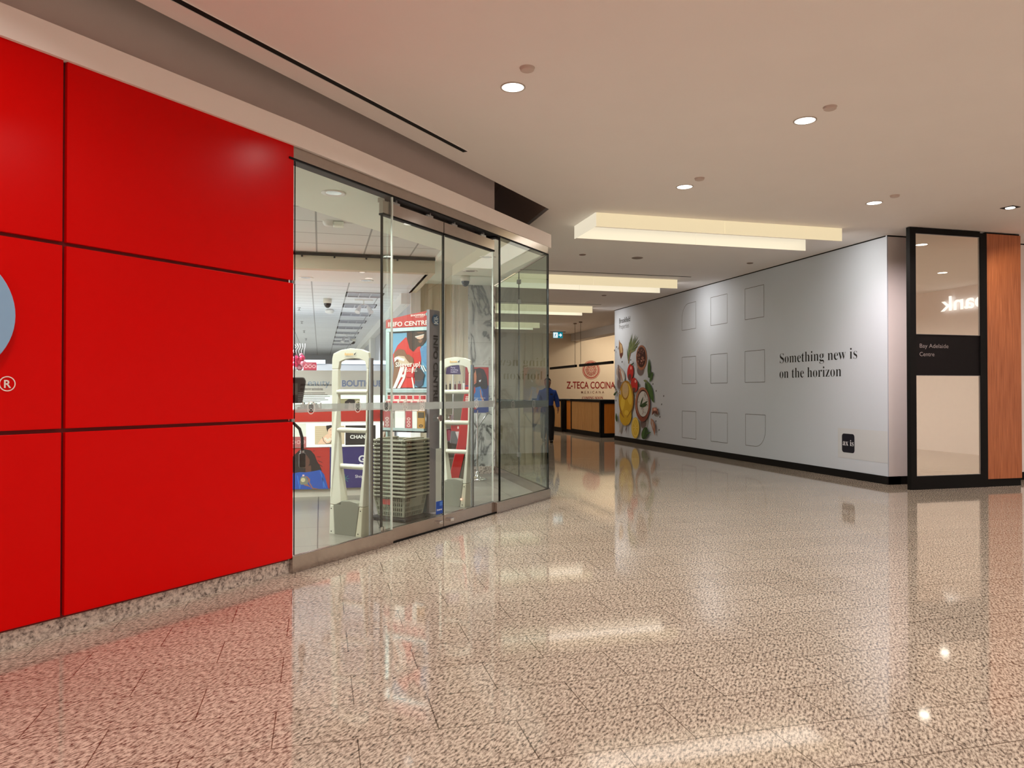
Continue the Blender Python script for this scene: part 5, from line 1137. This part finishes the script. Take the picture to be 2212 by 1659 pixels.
# fingers and thumb, rooted in the palms
for wi, sx, hx, hy in ((11, 1, .29, -.075), (15, -1, -.29, -.02)):
    for k, (dy, ln) in enumerate(((-.030, .070), (-.010, .082), (.010, .076), (.028, .060))):
        b = len(B); B += [(hx + .004 * sx, hy + dy, .872, .011), (hx - .004 * sx, hy + dy * 1.1, .872 - ln * .5, .0095), (hx - .016 * sx, hy + dy * 1.1 - .004, .872 - ln, .008)]; Ed += [(wi, b), (b, b + 1), (b + 1, b + 2)]
    b = len(B); B += [(hx - .018 * sx, hy - .038, .885, .011), (hx - .028 * sx, hy - .056, .852, .0095)]; Ed += [(wi, b), (b, b + 1)]
skin('body', B, Ed, M_SKIN, man)
skin('shirt', [(0, 0, .80, .17, .125), (0, 0, 1.0, .17, .128), (0, 0, 1.34, .18, .125), (0, .0, 1.45, .135, .10), (0, 0, 1.515, .088, .085),
               (.19, 0, 1.375, .082), (.255, .02, 1.16, .07), (.288, -.05, .945, .056), (-.19, 0, 1.375, .082), (-.25, .03, 1.16, .07), (-.288, .0, .945, .056)],
     [(0, 1), (1, 2), (2, 3), (3, 4), (2, 5), (5, 6), (6, 7), (2, 8), (8, 9), (9, 10)], M_SHIRT, man)
skin('trousers', [(0, 0, 1.08, .182, .14), (0, 0, .90, .182, .142), (.10, -.01, .78, .118), (.105, -.06, .50, .092), (.10, -.075, .015, .066), (-.10, .02, .78, .118), (-.118, .065, .50, .092), (-.127, .22, .07, .066)],
     [(0, 1), (1, 2), (2, 3), (3, 4), (1, 5), (5, 6), (6, 7)], M_TROU, man)
mb = MB(); mb.ball((0, .010, 1.685), .092, .112, .094, 18); 
o = mb.build('hair', M_HAIR, man)
bm = bmesh.new(); bm.from_mesh(o.data); bmesh.ops.delete(bm, geom=[v for v in bm.verts if (v.co.z < 1.68 and v.co.y < -.02) or v.co.z < 1.635 or (v.co.y < -.06 and v.co.z < 1.715)], context='VERTS'); bm.to_mesh(o.data); bm.free()
mb = MB(); mb.ball((0, -.114, 1.628), .014, .018, .022, 10); tag(mb.build('nose', M_SKIN, man), None)
for sx in (-1, 1):
    mb = MB(); mb.ball((sx * .032, -.099, 1.656), .014, .012, .008, 10); mb.build('eye', pal(30, 24, 22), man)
    mb = MB(); mb.ball((sx * .081, -.0, 1.635), .012, .018, .03, 10); mb.build('ear', M_SKIN, man)
mb = MB(); mb.box(-.026, .026, -.111, -.090, 1.586, 1.595); mb.build('mouth', pal(90, 50, 44), man)
mb = MB(); mb.lathe([(.160, .965), (.166, .97), (.166, 1.005), (.160, 1.01)], n=24); mb.v = [(x, y_ * .76, z) for x, y_, z in mb.v]; mb.build('belt', M_BLACK, man)
mb = MB(); mb.box(-.02, .028, -.140, -.122, .97, 1.005); tag(mb.build('belt_buckle', M_STEEL, man), 'pale metal buckle')
mb = MB(); mb.box(.07, .14, -.135, -.118, 1.30, 1.345); tag(mb.build('chest_badge', pal(16, 22, 50), man), 'dark chest patch')
mb = MB(); mb.plate([(-.16, 1.0), (-.10, 1.0), (-.105, .84), (-.155, .84)], -.14, -.125); tag(mb.build('hip_pouch', pal(74, 40, 36), man), 'brown pouch on the belt')
for sx, yv, z in ((1, -.13, .005), (-1, .17, .012)):
    mb = MB(); mb.slab([(sx * .1 - .05, yv + .11), (sx * .1 - .045, yv - .10), (sx * .1, yv - .16), (sx * .1 + .05, yv - .10), (sx * .1 + .05, yv + .11)], z, z + .075); mb.build('shoe', M_BLACKG, man, bevel=.02, seg=3)

# ================================================================== extra concourse light (fittings behind the viewer) and world
w = bpy.data.worlds.new('world'); SC.world = w; w.use_nodes = True
w.node_tree.nodes['Background'].inputs[0].default_value = (.8, .75, .7, 1); w.node_tree.nodes['Background'].inputs[1].default_value = .05
